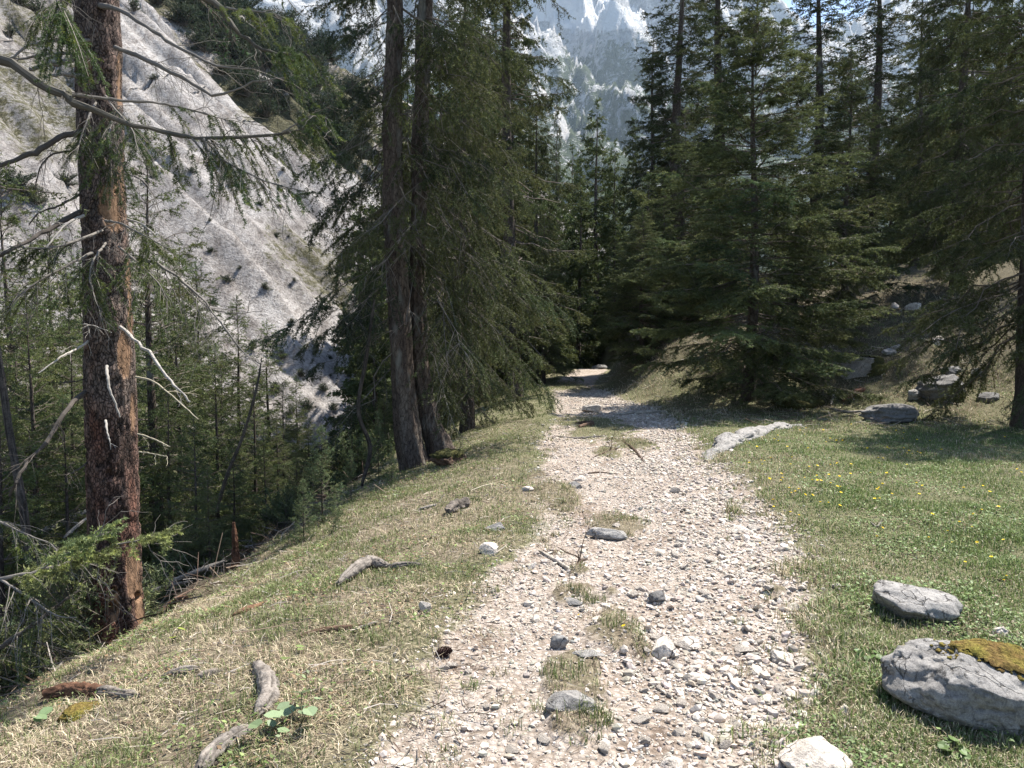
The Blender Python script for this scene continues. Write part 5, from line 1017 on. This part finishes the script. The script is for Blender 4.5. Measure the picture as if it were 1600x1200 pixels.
x, y = samp(230000, 2.2, 30, lambda y: Lw(y) - 3.6, lambda y: Lw(y) + .35)
patch = n2(x, y, 1.6, 120, 3); s_ = Lw(y) - x
dens = gmask(x, y) * (.35 + .65 * smooth(.36, .55, n2(x, y, 3, 121, 2))) * (1 - .85 * smooth(2.9, 3.6, s_)); keep = rng.random(len(x)) < dens; x, y, patch, s_ = x[keep], y[keep], patch[keep], s_[keep]; n = len(x)
gf = np.clip(smooth(.42, .60, patch) * .7 + .22 + .42 * smooth(5, 10, y), 0, .9)
col = pick(n, [gf * .65, gf * .35, (1 - gf) * .62], [GRN, GRN2, STRAW, BROWN])
isg = col[:, 1] > col[:, 0]; h = np.where(isg, rng.uniform(.03, .085, n), rng.uniform(.03, .10, n)) * (1 - .35 * smooth(8, 15, y)); lean = np.where(isg, rng.uniform(.3, .85, n), rng.uniform(.8, 1.0, n))
blades(B, x, y, h, .0028 * (1 + y * .10) * rng.uniform(.6, 1.3, n), lean, col, rng)
# right meadow
x, y = samp(300000, 2.2, 20, lambda y: Rw(y) - .45, lambda y: np.maximum(Rw(y) + 1.2, .74 * y + .6), .9)
patch = n2(x, y, 1.1, 130, 3); dens = gmask(x, y) * (.55 + .45 * smooth(.35, .5, n2(x, y, 4, 131, 2))); keep = rng.random(len(x)) < dens; x, y, patch = x[keep], y[keep], patch[keep]; n = len(x)
edge = np.exp(-np.maximum(x - Rw(y), 0) / .35); gf = np.clip(.78 + 1.3 * (patch - .5) - .45 * edge - .35 * smooth(13, 16, y), .1, .95)
col = pick(n, [gf * .62, gf * .38, (1 - gf) * .65], [np.array([.105, .152, .046]), np.array([.19, .235, .09]), STRAW, BROWN]); h = rng.uniform(.015, .05, n) * (.6 + 1.0 * smooth(.3, .7, n2(x, y, 2.3, 133, 2))) * (1 + .9 * edge) * (1 + .02 * y); lean = rng.uniform(.25, .95, n)
blades(B, x, y, h, .0034 * (1 + y * .10) * rng.uniform(.6, 1.3, n), lean, col, rng)
# small broad leaves among the blades
def leaflets(B, x, y, size, hgt, col, rng):
    n = len(x); a = rng.uniform(0, 2 * pi, n); e1 = unit(np.stack([np.cos(a), np.sin(a), rng.normal(.15, .3, n)], -1)); e2 = unit(np.stack([-np.sin(a), np.cos(a), rng.normal(0, .3, n)], -1)); c = np.stack([x, y, g(x, y) + hgt], -1); s_ = size[:, None]
    v = np.stack([c - e1 * s_, c + e2 * s_ * .55, c + e1 * s_, c - e2 * s_ * .55], 1).reshape(-1, 3); b = (np.arange(n) * 4)[:, None]; B.add(v, np.concatenate([b + np.array([[0, 1, 2]]), b + np.array([[0, 2, 3]])]), 0, np.repeat(col, 4, axis=0))
x, y = samp(70000, 2.2, 18, lambda y: Rw(y) - .2, lambda y: np.maximum(Rw(y) + 1.2, .74 * y + .6)); k = rng.random(len(x)) < gmask(x, y) * smooth(.42, .62, n2(x, y, 1.8, 137, 3)); x, y = x[k], y[k]; n = len(x)
leaflets(B, x, y, rng.uniform(.005, .013, n) * (1 + .05 * y), rng.uniform(.008, .045, n), pick(n, [.6, .3], [np.array([.105, .155, .055]), np.array([.17, .23, .09]), BROWN]), rng)
x, y = samp(26000, 2.2, 14, lambda y: Lw(y) - 3.2, lambda y: Lw(y) + .2); k = rng.random(len(x)) < gmask(x, y) * smooth(.5, .66, n2(x, y, 2.1, 138, 3)); x, y = x[k], y[k]; n = len(x)
leaflets(B, x, y, rng.uniform(.005, .014, n) * (1 + .05 * y), rng.uniform(.006, .05, n), pick(n, [.45, .2], [np.array([.12, .17, .055]), np.array([.19, .24, .09]), np.array([.22, .15, .09])]), rng)
# islands in the path and edge tufts
xs_, ys_, hs_, cs_ = [], [], [], []
for (a, b, rx, ry) in ISL:
    k = int(np.clip(rx * ry * 15000, 400 if b > 8.5 else 120, 4500)); r = np.sqrt(rng.random(k)); t = rng.uniform(0, 2 * pi, k); xs_.append(a + rx * .95 * r * np.cos(t)); ys_.append(b + ry * .95 * r * np.sin(t)); gp = smooth(.35, .6, n2(xs_[-1], ys_[-1], 4, 140, 2)) * .6 + .05
    hs_.append(rng.uniform(.02, .058, k) * (.6 + gp)); cs_.append(pick(k, [gp * .55, gp * .25, (1 - gp) * .65], [GRN, GRN2, STRAW, BROWN]))
x, y, h, col = np.concatenate(xs_), np.concatenate(ys_), np.concatenate(hs_), np.concatenate(cs_); k = rng.random(len(x)) < gmask(x, y); x, y, h, col = x[k], y[k], h[k], col[k]
blades(B, x, y, h, .003 * (1 + y * .08) * rng.uniform(.6, 1.3, len(x)), rng.uniform(.2, .85, len(x)), col, rng)
def tuft(px, py, k, r, h, cl, gdom=.75):
    h *= .72; k = int(k * .55)
    p = hit(px, py); t = rng.uniform(0, 2 * pi, k); rr = r * np.sqrt(rng.random(k)); x = p[0] + rr * np.cos(t); y = p[1] + rr * np.sin(t); blades(B, x, y, rng.uniform(.5, 1.1, k) * h, .0032 * rng.uniform(.6, 1.3, k) * (1 + p[1] * .06), rng.uniform(.1, .75, k), pick(k, [gdom, .1], [cl, GRN2, STRAW]), rng)
for (px, py, k, r, h) in [(880, 1050, 260, .12, .11), (930, 1120, 260, .08, .14), (905, 1135, 160, .1, .09), (850, 1110, 90, .06, .09), (975, 975, 260, .12, .11), (925, 940, 200, .1, .10), (905, 935, 160, .08, .09), (1000, 815, 120, .12, .14), (940, 815, 120, .15, .12), (370, 1110, 200, .09, .13), (820, 835, 90, .1, .12),
                          (1390, 1035, 420, .25, .10), (1340, 980, 200, .2, .12), (1430, 1010, 240, .2, .12), (1300, 1100, 150, .1, .12), (1250, 1110, 130, .08, .11), (1500, 1180, 300, .3, .08), (1440, 1170, 300, .25, .10), (1600, 1180, 200, .2, .08), (1560, 975, 150, .2, .1), (1310, 945, 150, .15, .12), (1220, 1020, 90, .1, .1), (1240, 990, 90, .1, .1), (650, 1000, 100, .12, .12), (590, 1090, 120, .12, .12), (350, 985, 120, .12, .16), (280, 1000, 90, .1, .12), (590, 1000, 90, .1, .13)]:
    tuft(px, py, k, r, h, GRN * rng.uniform(.8, 1.15))
for (px, py) in [(1118, 724), (1140, 712), (1160, 702), (1180, 694), (1205, 684), (1228, 676), (1245, 670), (1400, 978), (1440, 984), (1480, 985), (1510, 978), (1390, 1110), (1420, 1135), (1450, 1150), (1480, 1160), (1530, 1165), (1570, 1172), (1240, 1180), (1340, 1185), (1270, 1200), (392, 1128), (425, 1100), (418, 1125), (330, 1195), (350, 1178), (372, 1165), (545, 915), (575, 903), (605, 902), (640, 897), (130, 1096), (190, 1102), (270, 1066), (320, 1060), (712, 806), (500, 998), (555, 990)]:
    tuft(px, py, 90, .12, .10, GRN * rng.uniform(.8, 1.15), .5)
for _ in range(150):
    y = 2.4 * (16 / 2.4) ** rng.random(); lr = rng.random() < .5; x = (Lw(y) + rng.normal(.12, .16)) if lr else (Rw(y) - rng.normal(.10, .18)); k = int(rng.uniform(12, 60)); r = rng.uniform(.03, .10); t = rng.uniform(0, 2 * pi, k); rr = r * np.sqrt(rng.random(k))
    blades(B, x + rr * np.cos(t), y + rr * np.sin(t), rng.uniform(.4, 1.1, k) * rng.uniform(.04, .09), .003 * rng.uniform(.6, 1.3, k) * (1 + y * .08), rng.uniform(.2, .9, k), pick(k, [rng.uniform(.1, .8), .1, .3], [GRN * rng.uniform(.8, 1.1), GRN2, STRAW, BROWN]), rng)
# hillside and far verge, longer pale grass
x, y = samp(70000, 12, 34, lambda y: np.maximum(Rw(y) - .2, -1 + 0 * y), lambda y: Rw(y) + 11); hz = .68 * (x - 9) + .73 * (y - 14.4); keep = rng.random(len(x)) < (1 - pmask(x, y)) * (.25 + .75 * smooth(.4, .6, n2(x, y, 1.2, 150, 2))) * smooth(-1.0, .3, hz + 1.5 * smooth(19, 22, y)); x, y = x[keep], y[keep]; n = len(x)
gf = smooth(.35, .65, n2(x, y, .8, 151, 2)) * .6; blades(B, x, y, rng.uniform(.05, .16, n), .012 * rng.uniform(.6, 1.4, n), rng.uniform(.4, .95, n), pick(n, [gf, .55 * (1 - gf)], [GRN, STRAW * .9, BROWN]), rng, False)
tag(B.build('grass', [M_GRASS]), 'short green meadow grass and dry straw on the bank', 'grass', kind='stuff')

# broad leaved plants
def leafy(name, px, py, n, size, seed, label, col=(.12, .17, .07), group=None, up=.5):
    rng = np.random.default_rng(seed); p = hit(px, py); B = G(); St = G()
    for i in range(n):
        a = rng.uniform(0, 2 * pi); l = rng.uniform(.4, 1.0) * size * 1.6; tip = np.array([cos(a) * l * .7, sin(a) * l * .7, rng.uniform(.3, 1) * size * up * 2]); s = np.linspace(0, 1, 5)[:, None]; T = p + tip * s + np.array([0, 0, .3 * size]) * (s * (1 - s)); vv, ff = tubes(T[None], np.linspace(.003, .0015, 5)[None], 4); St.add(vv, ff, 0, (.12, .11, .06))
        r_ = size * rng.uniform(.5, 1.0) * .5; th = np.linspace(0, 2 * pi, 11)[:-1]; rad = r_ * (1 - .35 * np.exp(-((th - pi) / .5) ** 2)) * (1 + .06 * np.cos(th * 5)); e1 = np.array([cos(a), sin(a), rng.normal(-.1, .25)]); e2 = np.array([-sin(a), cos(a), rng.normal(0, .25)]); c = p + tip + e1 * r_ * .4
        ring = c + np.cos(th)[:, None] * rad[:, None] * e1 + np.sin(th)[:, None] * rad[:, None] * e2 + np.array([0, 0, 1.]) * (np.abs(np.sin(th)) * r_ * .2)[:, None]; j = np.arange(10); B.add(np.vstack([ring, c]), np.stack([j, (j + 1) % 10, np.full(10, 10)], 1), 0, np.asarray(col) * rng.uniform(.75, 1.3))
    e = bpy.data.objects.new(name, None); C.objects.link(e); tag(e, label, 'plant', group); St.build('stem', [M_TWIG], e); B.build('leaves', [M_GRASS], e)
leafy('leafy_plant', 470, 1135, 9, .085, 1, 'grey green round leaved plant on brown moss at the lower left', (.20, .26, .15), up=.7)
leafy('leafy_plant', 420, 1165, 4, .07, 2, 'small round leaved plant below the larger one at the lower left', (.17, .23, .12))
leafy('leafy_plant', 455, 1028, 3, .06, 3, 'pair of round green leaves in the dry grass on the bank', (.17, .22, .08))
leafy('leafy_plant', 45, 1140, 4, .07, 4, 'round leaved plant at the far left edge of the bank', (.14, .2, .1))
leafy('leafy_plant', 272, 1000, 2, .07, 5, 'single bright round leaf below the peeling trunk', (.2, .24, .05))
leafy('leafy_plant', 350, 1190, 3, .08, 6, 'pale green leaves beside the split grey log at the bottom', (.2, .26, .15))
leafy('leafy_plant', 1360, 1035, 26, .05, 7, 'bushy dark green herb left of the big mossy boulder', (.08, .13, .04))
leafy('leafy_plant', 1490, 1180, 30, .045, 8, 'low clover like herb under the front of the big mossy boulder', (.10, .15, .05))
# meadow flowers
Fm = G(); th = np.arange(6) * 2 * pi / 6
for r_, z_, cl in ((.012, .045, (.78, .62, .03)), (.005, .0475, (.75, .45, .02))):
    ring = np.stack([np.cos(th) * r_, np.sin(th) * r_, 0 * th + z_ + .004], -1); Fm.add(np.vstack([ring, [[0, 0, z_]]]), [(j, (j + 1) % 6, 6) for j in range(6)], 0, cl)
Fs = G(); vv, ff = tubes(np.array([[[0, 0, -.01], [.002, 0, .02], [0, 0, .045]]]), np.full((1, 3), .0012), 4); Fs.add(vv, ff, 0, (.08, .12, .03))
fm, fs = Fm.mesh('blossom', [M_GRASS]), Fs.mesh('stem', [M_GRASS])
rng = np.random.default_rng(66)
fl = [(1415, 715), (1592, 745), (1590, 738), (1247, 773), (1245, 778), (1312, 731), (1378, 765), (1570, 915), (1572, 908), (1525, 810), (1531, 803), (1500, 826), (1507, 886), (1550, 880), (1570, 852), (1540, 660), (1570, 688), (910, 968), (980, 990)] + [(rng.uniform(1180, 1590), rng.uniform(672, 860)) for _ in range(30)] + [(rng.uniform(1170, 1440), rng.uniform(668, 800)) for _ in range(70)]
for (px, py) in fl:
    p = hit(px, py); e = bpy.data.objects.new('yellow_flower', None); C.objects.link(e); e.location = (p[0], p[1], gz(p[0], p[1])); s = rng.uniform(.8, 1.3) * (1.15 if p[1] > 6 else .9); e.scale = (s, s, s); e.rotation_euler = (rng.normal(.25, .2), rng.normal(0, .2), rng.uniform(0, 6))
    tag(e, 'tiny yellow flower in the short grass', 'flower', 'yellow flowers dotted over the short grass'); link('stem', fs, e); link('blossom', fm, e)
